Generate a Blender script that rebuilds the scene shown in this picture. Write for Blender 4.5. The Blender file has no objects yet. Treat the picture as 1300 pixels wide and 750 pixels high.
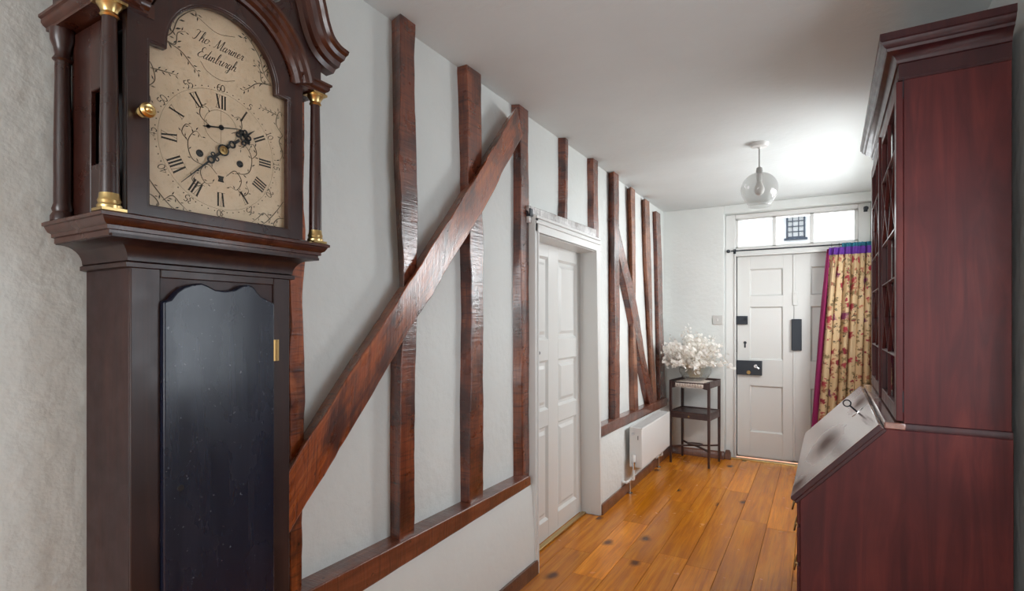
import bpy, bmesh, math, random
from mathutils import Vector, Matrix, noise
R = random.Random(7)
PI = math.pi
C = bpy.context.scene.collection
scene = bpy.context.scene

# ------------------------------------------------------------------ camera
FPX, U0, V0, CAMH, YAW = 672.0, 650.0, 407.0, 1.30, math.radians(30)
cd = bpy.data.cameras.new('camera')
cam = bpy.data.objects.new('camera', cd); C.objects.link(cam)
cam.location = (0, 0, CAMH); cam.rotation_euler = (PI / 2, 0, YAW)
cd.sensor_width = 36.0; cd.lens = FPX * 36.0 / 1300.0
cd.shift_y = (V0 - 375.0) / 1300.0
cd.clip_start = 0.02; cd.clip_end = 200
scene.camera = cam
# ------------------------------------------------------------------ light, exposure
w = bpy.data.worlds.new('sky'); scene.world = w; w.use_nodes = True
bgn = w.node_tree.nodes['Background']
bgn.inputs[0].default_value = (0.93, 0.97, 1.0, 1); bgn.inputs[1].default_value = 2.2
scene.view_settings.view_transform = 'Standard'
scene.view_settings.look = 'None'
scene.view_settings.exposure = 0.17
scene.view_settings.gamma = 1.0
scene.view_settings.use_curve_mapping = False
scene.cycles.max_bounces = 10
scene.cycles.diffuse_bounces = 6
scene.cycles.glossy_bounces = 5
scene.cycles.transparent_max_bounces = 16
scene.cycles.transmission_bounces = 8
scene.cycles.caustics_reflective = False
scene.cycles.caustics_refractive = False
scene.cycles.sample_clamp_indirect = 6.0

def area(name, loc, direction, sx, sy, power, col=(1, 1, 1), spread=180):
    l = bpy.data.lights.new(name, 'AREA'); l.shape = 'RECTANGLE'; l.size = sx; l.size_y = sy
    l.energy = power; l.spread = math.radians(spread); l.color = col
    o = bpy.data.objects.new(name, l); C.objects.link(o)
    o.location = loc; o.rotation_euler = Vector(direction).to_track_quat('-Z', 'Y').to_euler()
    return o
XW, XL, XR, YE, YB, HC = -1.325, -1.262, 0.51, 5.30, -2.4, 2.378   # upper left wall, lower left wall, right wall, end, back, ceiling
area('side_window_daylight', (XR + 0.30, 4.05, 1.77), (-1, 0, -0.7), 1.40, 0.66, 60, (0.95, 0.98, 1.0))
area('near_window_daylight', (XR + 0.27, 1.42, 1.36), (-1, 0, 0), 0.80, 0.85, 9, (0.80, 0.90, 1.0))
area('back_fill_light', (-0.40, YB - 0.27, 1.45), (0, 1, 0), 1.5, 1.5, 50, (0.95, 0.98, 1.0))  # unseen lamp added as ambient fill from behind the camera
area('transom_daylight', (-0.18, 5.66, 2.14), (0, -1, -0.2), 0.90, 0.26, 5, (0.96, 0.985, 1.0))

# ------------------------------------------------------------------ helpers
def at(u, v, X):
    """point of the photograph on the upright plane x = X beside the hall"""
    a = (u - U0) / FPX; s, c = math.sin(YAW), math.cos(YAW)
    dx, dy, dz = -s + a * c, c + a * s, -(v - V0) / FPX
    t = X / dx
    return Vector((X, dy * t, CAMH + dz * t))

class MB:
    def __init__(self): self.v = []; self.f = []; self.uv = None
    def add(self, vs, fs):
        n = len(self.v); self.v += [tuple(p) for p in vs]; self.f += [tuple(i + n for i in f) for f in fs]; return self
    def box(self, x0, x1, y0, y1, z0, z1):
        return self.hexa([(x0, y0, z0), (x1, y0, z0), (x1, y1, z0), (x0, y1, z0), (x0, y0, z1), (x1, y0, z1), (x1, y1, z1), (x0, y1, z1)])
    def hexa(self, p):
        return self.add(p, [(3, 2, 1, 0), (4, 5, 6, 7), (0, 1, 5, 4), (1, 2, 6, 5), (2, 3, 7, 6), (3, 0, 4, 7)])
    def prism(self, poly, a, b, axis='x'):
        """polygon of (p, q) pushed along axis from a to b; x: (y,z)  y: (x,z)  z: (x,y)"""
        def m(p, t): return {'x': (t, p[0], p[1]), 'y': (p[0], t, p[1]), 'z': (p[0], p[1], t)}[axis]
        n = len(poly)
        vs = [m(p, a) for p in poly] + [m(p, b) for p in poly]
        return self.add(vs, [tuple(range(n - 1, -1, -1)), tuple(range(n, 2 * n))] + [(i, (i + 1) % n, n + (i + 1) % n, n + i) for i in range(n)])
    def ring_plate(self, inner, outer, a, b, axis='x', closed=True):
        def m(p, t): return {'x': (t, p[0], p[1]), 'y': (p[0], t, p[1]), 'z': (p[0], p[1], t)}[axis]
        n = len(inner)
        vs = [m(p, a) for p in inner] + [m(p, a) for p in outer] + [m(p, b) for p in inner] + [m(p, b) for p in outer]
        fs = []
        for i in range(n if closed else n - 1):
            j = (i + 1) % n
            fs += [(i, j, n + j, n + i), (2 * n + j, 2 * n + i, 3 * n + i, 3 * n + j), (i, 2 * n + i, 2 * n + j, j), (n + j, 3 * n + j, 3 * n + i, n + i)]
        if not closed:
            fs += [(0, n, 3 * n, 2 * n), (n - 1, 3 * n - 1, 4 * n - 1, 2 * n - 1)]
        return self.add(vs, fs)
    def lathe(self, prof, n=20, o=(0, 0, 0), axis='z', cap=True):
        """prof: (radius, height)"""
        vs = []; fs = []
        for r, h in prof:
            for k in range(n):
                a = 2 * PI * k / n; p = (r * math.cos(a), r * math.sin(a))
                q = {'z': (p[0], p[1], h), 'x': (h, p[0], p[1]), 'y': (p[1], h, p[0])}[axis]
                vs.append((q[0] + o[0], q[1] + o[1], q[2] + o[2]))
        for i in range(len(prof) - 1):
            for k in range(n):
                l = (k + 1) % n
                fs.append((i * n + k, i * n + l, (i + 1) * n + l, (i + 1) * n + k))
        if cap:
            fs.append(tuple(range(n - 1, -1, -1))); m = (len(prof) - 1) * n; fs.append(tuple(range(m, m + n)))
        return self.add(vs, fs)
    def tube(self, path, r, n=8, cap=True):
        P = [Vector(p) for p in path]; rs = r if isinstance(r, (list, tuple)) else [r] * len(P)
        vs = []; fs = []; up = None
        for i, p in enumerate(P):
            t = (P[min(i + 1, len(P) - 1)] - P[max(i - 1, 0)]).normalized()
            if up is None: up = Vector((0, 0, 1)) if abs(t.z) < 0.9 else Vector((1, 0, 0))
            a = t.cross(up)
            if a.length < 1e-5: a = t.cross(Vector((0, 1, 0)))
            a.normalize(); b = a.cross(t).normalized(); up = b
            for k in range(n):
                an = 2 * PI * k / n
                vs.append(p + a * (rs[i] * math.cos(an)) + b * (rs[i] * math.sin(an)))
        for i in range(len(P) - 1):
            for k in range(n):
                l = (k + 1) % n
                fs.append((i * n + k, i * n + l, (i + 1) * n + l, (i + 1) * n + k))
        if cap:
            fs.append(tuple(range(n - 1, -1, -1))); m = (len(P) - 1) * n; fs.append(tuple(range(m, m + n)))
        return self.add(vs, fs)
    def mould(self, prof, path, closed=False):
        """profile of (offset, z) swept along a 2-D (x, y) path, offset to the right-hand side, mitred"""
        P = [Vector(p) for p in path]; n = len(P); m = len(prof); vs = []; fs = []
        def nrm(a, b):
            d = (b - a).normalized(); return Vector((d.y, -d.x))
        for i in range(n):
            if closed or 0 < i < n - 1:
                n1 = nrm(P[i - 1], P[i]); n2 = nrm(P[i], P[(i + 1) % n])
                k = n1 + n2; k = k / max(k.dot(n1), 1e-6)
            else:
                k = nrm(P[0], P[1]) if i == 0 else nrm(P[n - 2], P[n - 1])
            for o, z in prof: vs.append((P[i].x + k.x * o, P[i].y + k.y * o, z))
        for i in range(n if closed else n - 1):
            j = (i + 1) % n
            for q in range(m - 1):
                fs.append((i * m + q, j * m + q, j * m + q + 1, i * m + q + 1))
            fs.append((i * m + m - 1, j * m + m - 1, j * m, i * m))
        if not closed:
            fs += [tuple(range(m)), tuple(range((n - 1) * m + m - 1, (n - 1) * m - 1, -1))]
        return self.add(vs, fs)
    def mesh(self, name, mats, smooth=35):
        me = bpy.data.meshes.new(name); me.from_pydata([tuple(p) for p in self.v], [], self.f)
        bm = bmesh.new(); bm.from_mesh(me); bmesh.ops.recalc_face_normals(bm, faces=bm.faces); bm.to_mesh(me); bm.free()
        for m in (mats if isinstance(mats, (list, tuple)) else [mats]): me.materials.append(m)
        if smooth:
            me.shade_smooth(); me.set_sharp_from_angle(angle=math.radians(smooth))
        return me
    def obj(self, name, mat, parent=None, smooth=35, bevel=0, seg=2):
        o = bpy.data.objects.new(name, self.mesh(name, mat, smooth)); C.objects.link(o)
        if parent: o.parent = parent
        if bevel:
            b = o.modifiers.new('bevel', 'BEVEL'); b.width = bevel; b.segments = seg; b.limit_method = 'ANGLE'; b.angle_limit = math.radians(40)
        return o
def B(*a): return MB().box(*a)

def empty(name, loc=(0, 0, 0), rz=0, parent=None):
    o = bpy.data.objects.new(name, None); C.objects.link(o); o.location = loc; o.rotation_euler = (0, 0, rz)
    o.empty_display_size = 0.1
    if parent: o.parent = parent
    return o
def tag(o, label=None, cat=None, group=None, kind=None):
    for k, x in (('label', label), ('category', cat), ('group', group), ('kind', kind)):
        if x: o[k] = x
    return o
def S(o): o['kind'] = 'structure'; return o

def spline(pts, n=8):
    """Catmull-Rom through 2-D or 3-D points"""
    P = [Vector(p) for p in pts]
    if len(P) < 3: return [P[0].lerp(P[-1], i / n) for i in range(n + 1)]
    Q = [2 * P[0] - P[1]] + P + [2 * P[-1] - P[-2]]; out = []
    for i in range(1, len(Q) - 2):
        a, b, c, d = Q[i - 1:i + 3]
        for k in range(n):
            t = k / n
            out.append(0.5 * (2 * b + (c - a) * t + (2 * a - 5 * b + 4 * c - d) * t * t + (3 * b - a - 3 * c + d) * t ** 3))
    out.append(P[-1]); return out

# ------------------------------------------------------------------ materials
class NT:
    def __init__(self, name, **kw):
        self.m = bpy.data.materials.new(name); self.m.use_nodes = True
        self.t = self.m.node_tree; self.b = self.t.nodes['Principled BSDF']
        for k, x in kw.items(): self.set(k, x)
    def set(self, k, x):
        i = self.b.inputs[k.replace('_', ' ').replace('Spec', 'Specular IOR Level')] if k != 'Spec' else self.b.inputs['Specular IOR Level']
        if isinstance(x, tuple) and len(x) == 3: x = (*x, 1)
        if hasattr(x, 'links') or isinstance(x, bpy.types.NodeSocket): self.t.links.new(x, i)
        else: i.default_value = x
    def n(self, typ, **kw):
        nd = self.t.nodes.new(typ)
        for k, x in kw.items():
            k2 = k.replace('_', ' ')
            if k2 in nd.inputs:
                if isinstance(x, bpy.types.NodeSocket): self.t.links.new(x, nd.inputs[k2])
                else: nd.inputs[k2].default_value = x
            else: setattr(nd, k, x)
        return nd
    def link(self, a, b): self.t.links.new(a, b)
    def coord(self, kind='Object', scale=(1, 1, 1), rnd=0.0, rot=(0, 0, 0)):
        tc = self.n('ShaderNodeTexCoord'); mp = self.n('ShaderNodeMapping')
        self.link(tc.outputs[kind], mp.inputs['Vector']); mp.inputs['Scale'].default_value = scale; mp.inputs['Rotation'].default_value = rot
        if rnd:
            oi = self.n('ShaderNodeObjectInfo'); mu = self.n('ShaderNodeVectorMath', operation='SCALE')
            cx = self.n('ShaderNodeCombineXYZ'); self.link(oi.outputs['Random'], cx.inputs[0]); self.link(oi.outputs['Random'], cx.inputs[1]); self.link(oi.outputs['Random'], cx.inputs[2])
            self.link(cx.outputs[0], mu.inputs[0]); mu.inputs['Scale'].default_value = rnd
            self.link(mu.outputs[0], mp.inputs['Location'])
        return mp.outputs[0]
    def noise(self, vec, scale, detail=4, rough=0.55, dist=0.0):
        nd = self.n('ShaderNodeTexNoise'); self.link(vec, nd.inputs['Vector'])
        nd.inputs['Scale'].default_value = scale; nd.inputs['Detail'].default_value = detail; nd.inputs['Roughness'].default_value = rough; nd.inputs['Distortion'].default_value = dist
        return nd.outputs[0]
    def ramp(self, fac, stops, interp='LINEAR'):
        r = self.n('ShaderNodeValToRGB'); self.link(fac, r.inputs[0]); e = r.color_ramp.elements; r.color_ramp.interpolation = interp
        while len(e) < len(stops): e.new(0.5)
        for x, (p, c) in zip(e, stops):
            x.position = p; x.color = (*c, 1) if isinstance(c, tuple) else (c, c, c, 1)
        return r.outputs[0]
    def mix(self, fac, a, b, blend='MIX'):
        nd = self.n('ShaderNodeMix', data_type='RGBA', blend_type=blend)
        for s, x in ((nd.inputs[0], fac), (nd.inputs[6], a), (nd.inputs[7], b)):
            if isinstance(x, bpy.types.NodeSocket): self.link(x, s)
            else: s.default_value = (*x, 1) if isinstance(x, tuple) else x
        return nd.outputs[2]
    def math(self, op, a, b=0.0, c=0.0):
        nd = self.n('ShaderNodeMath', operation=op)
        for s, x in zip(nd.inputs, (a, b, c)):
            if isinstance(x, bpy.types.NodeSocket): self.link(x, s)
            else: s.default_value = x
        return nd.outputs[0]
    def bump(self, h, strength=0.3, dist=0.01, prev=None):
        nd = self.n('ShaderNodeBump'); self.link(h, nd.inputs['Height']); nd.inputs['Strength'].default_value = strength; nd.inputs['Distance'].default_value = dist
        if prev: self.link(prev, nd.inputs['Normal'])
        self.link(nd.outputs[0], self.b.inputs['Normal']); return nd.outputs[0]

def plain(name, col, rough=0.5, **kw):
    t = NT(name, Base_Color=col, Roughness=rough, **kw); return t.m

def plaster(name, col, amp=0.5, rough=0.75):
    t = NT(name, Roughness=rough); v = t.coord('Object')
    a = t.noise(v, 3.0, 3); b = t.noise(v, 30.0, 4, 0.5); g = t.noise(v, 90.0, 2, 0.5)
    t.set('Base Color', t.mix(t.ramp(a, [(0.35, 0.0), (0.7, 1.0)]), col, tuple(x * 0.955 for x in col)))
    h = t.math('ADD', t.math('MULTIPLY', a, 1.6), t.math('ADD', t.math('MULTIPLY', b, 0.55), t.math('MULTIPLY', g, 0.05)))
    t.bump(h, amp, 0.012); return t.m
M = {}
M['wall'] = plaster('plaster_white', (0.665, 0.685, 0.668), 0.46)
M['ceiling'] = plaster('ceiling_white', (0.655, 0.685, 0.685), 0.22)
def paint(name, col, rough=0.32):
    t = NT(name, Base_Color=col, Roughness=rough); v = t.coord('Object')
    t.bump(t.noise(v, 55, 4, 0.6), 0.06, 0.004); return t.m
M['door_paint'] = paint('door_paint', (0.64, 0.64, 0.62), 0.30)
M['trim_paint'] = paint('trim_paint', (0.66, 0.66, 0.645), 0.33)
M['rad_paint'] = paint('radiator_enamel', (0.72, 0.72, 0.71), 0.25)

def timber(name, c0, c1, c2, dark, rough=0.27):
    t = NT(name); uv = t.n('ShaderNodeUVMap'); mp = t.n('ShaderNodeMapping'); t.link(uv.outputs[0], mp.inputs[0])
    oi = t.n('ShaderNodeObjectInfo'); cx = t.n('ShaderNodeCombineXYZ'); t.link(t.math('MULTIPLY', oi.outputs['Random'], 37.0), cx.inputs[1]); t.link(t.math('MULTIPLY', oi.outputs['Random'], 11.0), cx.inputs[2])
    t.link(cx.outputs[0], mp.inputs['Location']); v = mp.outputs[0]
    st = t.n('ShaderNodeMapping'); t.link(v, st.inputs[0]); st.inputs['Scale'].default_value = (22, 1.6, 1)
    grain = t.noise(st.outputs[0], 1.6, 6, 0.65, 1.2)
    blot = t.noise(v, 5.5, 4, 0.6)
    spot = t.noise(v, 34, 3, 0.6)
    sm = t.n('ShaderNodeMapping'); t.link(v, sm.inputs[0]); sm.inputs['Scale'].default_value = (6, 70, 1)
    saw = t.noise(sm.outputs[0], 1.4, 4, 0.6, 0.6)
    col = t.ramp(grain, [(0.28, c0), (0.5, c1), (0.72, c2)])
    col = t.mix(t.math('MULTIPLY', t.ramp(blot, [(0.46, 0.0), (0.62, 1.0)]), 0.85), col, dark)
    col = t.mix(t.math('MULTIPLY', t.ramp(saw, [(0.52, 0.0), (0.68, 1.0)]), 0.70), col, dark)
    col = t.mix(t.ramp(spot, [(0.66, 0.0), (0.74, 1.0)]), col, tuple(x * 0.35 for x in dark))
    t.set('Base Color', col)
    t.set('Roughness', t.ramp(t.noise(v, 14, 3), [(0.3, rough - 0.05), (0.7, rough + 0.16)]))
    t.set('Spec', 0.35); t.set('Coat Weight', 1.0); t.set('Coat Roughness', 0.21)
    h = t.math('ADD', t.math('MULTIPLY', saw, 0.55), t.math('ADD', t.math('MULTIPLY', grain, 0.35), t.math('MULTIPLY', blot, 0.9)))
    t.bump(h, 0.30, 0.012)
    cb = t.n('ShaderNodeBump'); t.link(t.math('ADD', t.math('MULTIPLY', saw, 0.6), t.math('MULTIPLY', blot, 0.5)), cb.inputs['Height']); cb.inputs['Strength'].default_value = 0.15; cb.inputs['Distance'].default_value = 0.012
    t.link(cb.outputs[0], t.b.inputs['Coat Normal']); t.set('Coat IOR', 1.55); return t.m
M['timber'] = timber('varnished_oak_timber', (0.085, 0.016, 0.007), (0.165, 0.036, 0.013), (0.28, 0.078, 0.025), (0.030, 0.007, 0.006))
M['timber_hot'] = timber('orange_oak_timber', (0.15, 0.028, 0.008), (0.30, 0.066, 0.015), (0.46, 0.130, 0.032), (0.030, 0.008, 0.006))
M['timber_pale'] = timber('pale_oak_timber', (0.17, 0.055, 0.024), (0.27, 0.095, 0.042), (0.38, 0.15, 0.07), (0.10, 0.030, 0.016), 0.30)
M['timber_sill'] = timber('oak_sill', (0.11, 0.028, 0.014), (0.165, 0.045, 0.022), (0.22, 0.066, 0.032), (0.08, 0.022, 0.013), 0.33)
M['skirting'] = timber('skirting_oak', (0.10, 0.032, 0.014), (0.15, 0.048, 0.020), (0.20, 0.066, 0.026), (0.07, 0.022, 0.010), 0.35)
M['lintel'] = timber('glare_lintel', (0.50, 0.48, 0.47), (0.62, 0.60, 0.59), (0.72, 0.71, 0.70), (0.26, 0.23, 0.22), 0.20)  # glare on the lintel painted as a pale base colour

def floorwood():
    t = NT('oiled_oak_boards'); oi = t.n('ShaderNodeObjectInfo'); rnd = oi.outputs['Random']
    v = t.coord('Object', rnd=9.0)
    st = t.n('ShaderNodeMapping'); t.link(v, st.inputs[0]); st.inputs['Scale'].default_value = (16, 0.75, 1)
    grain = t.noise(st.outputs[0], 1.8, 6, 0.62, 0.7)
    fin = t.n('ShaderNodeMapping'); t.link(v, fin.inputs[0]); fin.inputs['Scale'].default_value = (90, 3.5, 1)
    fine = t.noise(fin.outputs[0], 1.6, 4, 0.6, 0.4)
    cst = t.n('ShaderNodeMapping'); t.link(v, cst.inputs[0]); cst.inputs['Scale'].default_value = (3.5, 0.9, 1); cloud = t.noise(cst.outputs[0], 1.6, 3, 0.5, 0.8)
    a = t.ramp(grain, [(0.30, (0.46, 0.130, 0.005)), (0.5, (0.70, 0.225, 0.008)), (0.70, (0.84, 0.315, 0.020))])
    br = t.math('ADD', 0.70, t.math('MULTIPLY', rnd, 0.46))
    hs = t.n('ShaderNodeHueSaturation'); t.link(a, hs.inputs['Color']); t.link(br, hs.inputs['Value'])
    col = t.mix(t.math('MULTIPLY', t.ramp(cloud, [(0.4, 0.0), (0.75, 1.0)]), 0.5), hs.outputs[0], (0.36, 0.105, 0.008))
    col = t.mix(t.math('MULTIPLY', t.ramp(fine, [(0.48, 0.0), (0.70, 1.0)]), 0.45), col, (0.27, 0.075, 0.010))
    vo = t.n('ShaderNodeTexVoronoi', voronoi_dimensions='2D'); kn = t.n('ShaderNodeMapping'); t.link(v, kn.inputs[0]); kn.inputs['Scale'].default_value = (2.6, 1.7, 1)
    wob = t.n('ShaderNodeVectorMath', operation='ADD'); nz = t.n('ShaderNodeTexNoise', Scale=14.0); t.link(v, nz.inputs['Vector'])
    sc = t.n('ShaderNodeVectorMath', operation='SCALE'); t.link(nz.outputs['Color'], sc.inputs[0]); sc.inputs['Scale'].default_value = 0.09
    t.link(kn.outputs[0], wob.inputs[0]); t.link(sc.outputs[0], wob.inputs[1]); t.link(wob.outputs[0], vo.inputs['Vector']); vo.inputs['Scale'].default_value = 1.0
    ks = t.n('ShaderNodeSeparateColor'); t.link(vo.outputs['Color'], ks.inputs[0])
    col = t.mix(t.math('MULTIPLY', t.ramp(vo.outputs['Distance'], [(0.03, 0.9), (0.10, 0.0)]), t.math('LESS_THAN', ks.outputs[0], 0.62)), col, (0.055, 0.015, 0.005))
    t.set('Base Color', col); t.set('Roughness', t.ramp(t.noise(v, 9, 3), [(0.3, 0.14), (0.7, 0.28)])); t.set('Spec', 0.38)
    t.bump(t.math('ADD', t.math('MULTIPLY', fine, 0.3), grain), 0.09, 0.006); return t.m
M['floor'] = floorwood()

def polished(name, c0, c1, c2, rough=0.22, axis=(9, 9, 0.9), coat=0.35, spec=0.5, bump=0.05):
    t = NT(name, Roughness=rough, Spec=spec); v = t.coord('Object', axis)
    g = t.noise(v, 2.2, 6, 0.6, 1.4); bl = t.noise(t.coord('Object'), 3.4, 3, 0.5, 0.6)
    col = t.ramp(g, [(0.28, c0), (0.52, c1), (0.75, c2)])
    col = t.mix(t.math('MULTIPLY', t.ramp(bl, [(0.4, 0.0), (0.7, 1.0)]), 0.6), col, c0)
    t.set('Base Color', col); t.set('Coat Weight', coat); t.set('Coat Roughness', 0.14)
    t.set('Roughness', t.ramp(t.noise(t.coord('Object'), 18, 4), [(0.3, rough), (0.7, rough + 0.14)]))
    t.bump(g, bump, 0.004); return t.m
M['mahogany'] = polished('bureau_mahogany', (0.054, 0.012, 0.014), (0.096, 0.019, 0.019), (0.138, 0.029, 0.025), 0.36, coat=0.05, spec=0.22)
M['mahogany_dark'] = polished('bureau_mahogany_dark', (0.026, 0.006, 0.009), (0.044, 0.010, 0.012), (0.062, 0.014, 0.015), 0.30, coat=0.15, spec=0.35)
M['hood'] = polished('clock_hood_mahogany', (0.018, 0.006, 0.005), (0.036, 0.010, 0.007), (0.064, 0.018, 0.011), 0.25, coat=0.25)
M['hood_red'] = polished('clock_moulding_mahogany', (0.034, 0.009, 0.006), (0.066, 0.018, 0.009), (0.11, 0.033, 0.016), 0.24, coat=0.25)
M['trunk'] = polished('clock_trunk_dark', (0.020, 0.009, 0.010), (0.036, 0.015, 0.014), (0.056, 0.024, 0.020), 0.38, coat=0.08, spec=0.3)
M['trunk_front'] = polished('clock_trunk_front', (0.018, 0.009, 0.009), (0.034, 0.015, 0.013), (0.054, 0.024, 0.018), 0.32, coat=0.1, spec=0.35)
def trunkdoor():
    t = NT('clock_trunk_door', Spec=0.4); v = t.coord('Object', (14, 14, 1.0)); g = t.noise(v, 2.2, 6, 0.6, 1.0)
    p = t.noise(t.coord('Object', (2, 2, 1)), 5, 4); sc = t.noise(t.coord('Object'), 130, 2, 0.5)
    col = t.ramp(g, [(0.3, (0.004, 0.006, 0.016)), (0.7, (0.012, 0.014, 0.028))])
    col = t.mix(t.ramp(sc, [(0.71, 0.0), (0.76, 0.7)]), col, (0.13, 0.13, 0.15))
    t.set('Base Color', col); t.set('Roughness', t.ramp(p, [(0.35, 0.20), (0.7, 0.34)])); t.set('Coat Weight', 0.15); t.set('Coat Roughness', 0.12)
    t.bump(g, 0.05, 0.003); return t.m
M['trunk_door'] = trunkdoor()
M['table_wood'] = polished('plant_stand_mahogany', (0.028, 0.013, 0.012), (0.048, 0.021, 0.018), (0.072, 0.032, 0.027), 0.32, coat=0.15)
LIDREFLECTIONS = (((0.095, 0.43, 0.85), 0.070), ((0.225, 0.70, 0.985), 0.05), ((0.02, 0.10, 0.765), 0.03))  # dark reflections put into the lid's colour, roughness and coat
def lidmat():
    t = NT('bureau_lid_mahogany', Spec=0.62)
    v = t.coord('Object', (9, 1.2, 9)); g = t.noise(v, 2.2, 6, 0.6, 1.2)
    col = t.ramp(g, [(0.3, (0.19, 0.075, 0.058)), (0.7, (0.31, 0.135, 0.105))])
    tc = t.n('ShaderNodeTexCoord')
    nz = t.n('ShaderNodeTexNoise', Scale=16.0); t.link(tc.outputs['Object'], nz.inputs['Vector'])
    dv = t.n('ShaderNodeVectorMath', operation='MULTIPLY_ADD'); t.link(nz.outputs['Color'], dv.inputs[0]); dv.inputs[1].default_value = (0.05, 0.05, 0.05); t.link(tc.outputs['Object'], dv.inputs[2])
    reflected = None
    for c, r in LIDREFLECTIONS:
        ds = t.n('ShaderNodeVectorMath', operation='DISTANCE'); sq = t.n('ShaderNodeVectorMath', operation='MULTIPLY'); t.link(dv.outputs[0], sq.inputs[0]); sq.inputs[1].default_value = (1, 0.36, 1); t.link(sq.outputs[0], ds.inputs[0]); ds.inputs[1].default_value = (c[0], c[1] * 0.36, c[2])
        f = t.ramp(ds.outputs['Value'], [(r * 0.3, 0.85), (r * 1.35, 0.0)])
        reflected = f if reflected is None else t.math('MAXIMUM', reflected, f)
    col = t.mix(reflected, col, (0.085, 0.030, 0.018))
    t.set('Base Color', col); t.set('Roughness', t.mix(reflected, (0.27, 0.27, 0.27), (0.6, 0.6, 0.6)))
    t.set('Coat Weight', t.math('MULTIPLY', t.math('SUBTRACT', 1.0, reflected), 1.0)); t.set('Coat Roughness', 0.15); t.set('Coat IOR', 2.1)
    t.set('Spec', t.math('MULTIPLY', t.math('SUBTRACT', 1.0, reflected), 0.6)); return t.m
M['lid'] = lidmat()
M['brass'] = plain('brass', (0.62, 0.44, 0.19), 0.28, Metallic=1.0)
M['brass_dull'] = plain('old_brass', (0.34, 0.22, 0.09), 0.42, Metallic=1.0)
M['iron'] = plain('black_iron', (0.022, 0.027, 0.036), 0.42, Metallic=0.3)
M['blued'] = plain('blued_steel', (0.018, 0.019, 0.022), 0.35)
M['chrome'] = plain('chrome', (0.62, 0.62, 0.62), 0.20, Metallic=1.0)
M['black'] = plain('black_void', (0.01, 0.009, 0.010), 0.8)
M['switch'] = plain('switch_plate', (0.50, 0.49, 0.47), 0.35)
M['ink'] = plain('dial_ink', (0.035, 0.030, 0.026), 0.6)
M['ink_faint'] = plain('dial_ink_faint', (0.10, 0.075, 0.05), 0.6)
def dialmat():
    t = NT('silvered_dial', Roughness=0.45); v = t.coord('Object')
    a = t.noise(v, 9, 4, 0.6); b = t.noise(v, 90, 3, 0.6)
    col = t.ramp(a, [(0.3, (0.66, 0.50, 0.345)), (0.55, (0.75, 0.585, 0.425)), (0.75, (0.71, 0.505, 0.335))])
    t.set('Base Color', t.mix(t.math('MULTIPLY', t.ramp(b, [(0.55, 0.0), (0.75, 1.0)]), 0.25), col, (0.30, 0.22, 0.14))); return t.m
M['dial'] = dialmat()
def thin_glass(name, tint=(1, 1, 1), ior=1.5, rough=0.0):
    m = bpy.data.materials.new(name); m.use_nodes = True; t = m.node_tree; t.nodes.remove(t.nodes['Principled BSDF'])
    out = t.nodes['Material Output']; tr = t.nodes.new('ShaderNodeBsdfTransparent'); tr.inputs[0].default_value = (*tint, 1)
    gl = t.nodes.new('ShaderNodeBsdfGlossy'); gl.inputs['Roughness'].default_value = rough
    lw = t.nodes.new('ShaderNodeLayerWeight'); lw.inputs[0].default_value = 0.5; mx = t.nodes.new('ShaderNodeMixShader')
    pw = t.nodes.new('ShaderNodeMath'); pw.operation = 'POWER'; pw.inputs[1].default_value = 4.5
    fr = t.nodes.new('ShaderNodeMath'); fr.operation = 'MULTIPLY_ADD'; f0 = ((ior - 1) / (ior + 1)) ** 2; fr.inputs[1].default_value = 0.75; fr.inputs[2].default_value = f0
    t.links.new(lw.outputs['Facing'], pw.inputs[0]); t.links.new(pw.outputs[0], fr.inputs[0])
    t.links.new(fr.outputs[0], mx.inputs[0]); t.links.new(tr.outputs[0], mx.inputs[1]); t.links.new(gl.outputs[0], mx.inputs[2]); t.links.new(mx.outputs[0], out.inputs[0]); return m
M['pane'] = thin_glass('window_pane', (0.97, 0.98, 0.98))
M['clock_glass'] = thin_glass('clock_glass', (0.97, 0.97, 0.96), 1.25)
M['case_glass'] = thin_glass('bookcase_glass', (0.55, 0.52, 0.54))
def soft_glass(name, tint, haze, ior, rough, bump=0.0):
    m = thin_glass(name, tint, ior, rough); t = m.node_tree; out = t.nodes['Material Output']
    prev = out.inputs[0].links[0].from_socket
    df = t.nodes.new('ShaderNodeBsdfDiffuse'); df.inputs[0].default_value = (0.9, 0.9, 0.89, 1)
    tl = t.nodes.new('ShaderNodeBsdfTranslucent'); tl.inputs[0].default_value = (0.9, 0.9, 0.89, 1)
    lw = t.nodes.new('ShaderNodeLayerWeight'); lw.inputs[0].default_value = 0.35
    mu = t.nodes.new('ShaderNodeMath'); mu.operation = 'MULTIPLY_ADD'; mu.inputs[1].default_value = haze[1]; mu.inputs[2].default_value = haze[0]
    m1 = t.nodes.new('ShaderNodeMixShader'); m2 = t.nodes.new('ShaderNodeMixShader'); m1.inputs[0].default_value = 0.5
    t.links.new(lw.outputs['Facing'], mu.inputs[0]); t.links.new(mu.outputs[0], m2.inputs[0])
    t.links.new(df.outputs[0], m1.inputs[1]); t.links.new(tl.outputs[0], m1.inputs[2]); t.links.new(prev, m2.inputs[1]); t.links.new(m1.outputs[0], m2.inputs[2]); t.links.new(m2.outputs[0], out.inputs[0])
    return m
M['globe'] = soft_glass('seeded_globe_glass', (0.87, 0.87, 0.865), (0.04, 0.14), 1.35, 0.05)
M['bowl'] = soft_glass('bowl_glass', (0.95, 0.955, 0.95), (0.02, 0.10), 1.5, 0.0)
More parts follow.
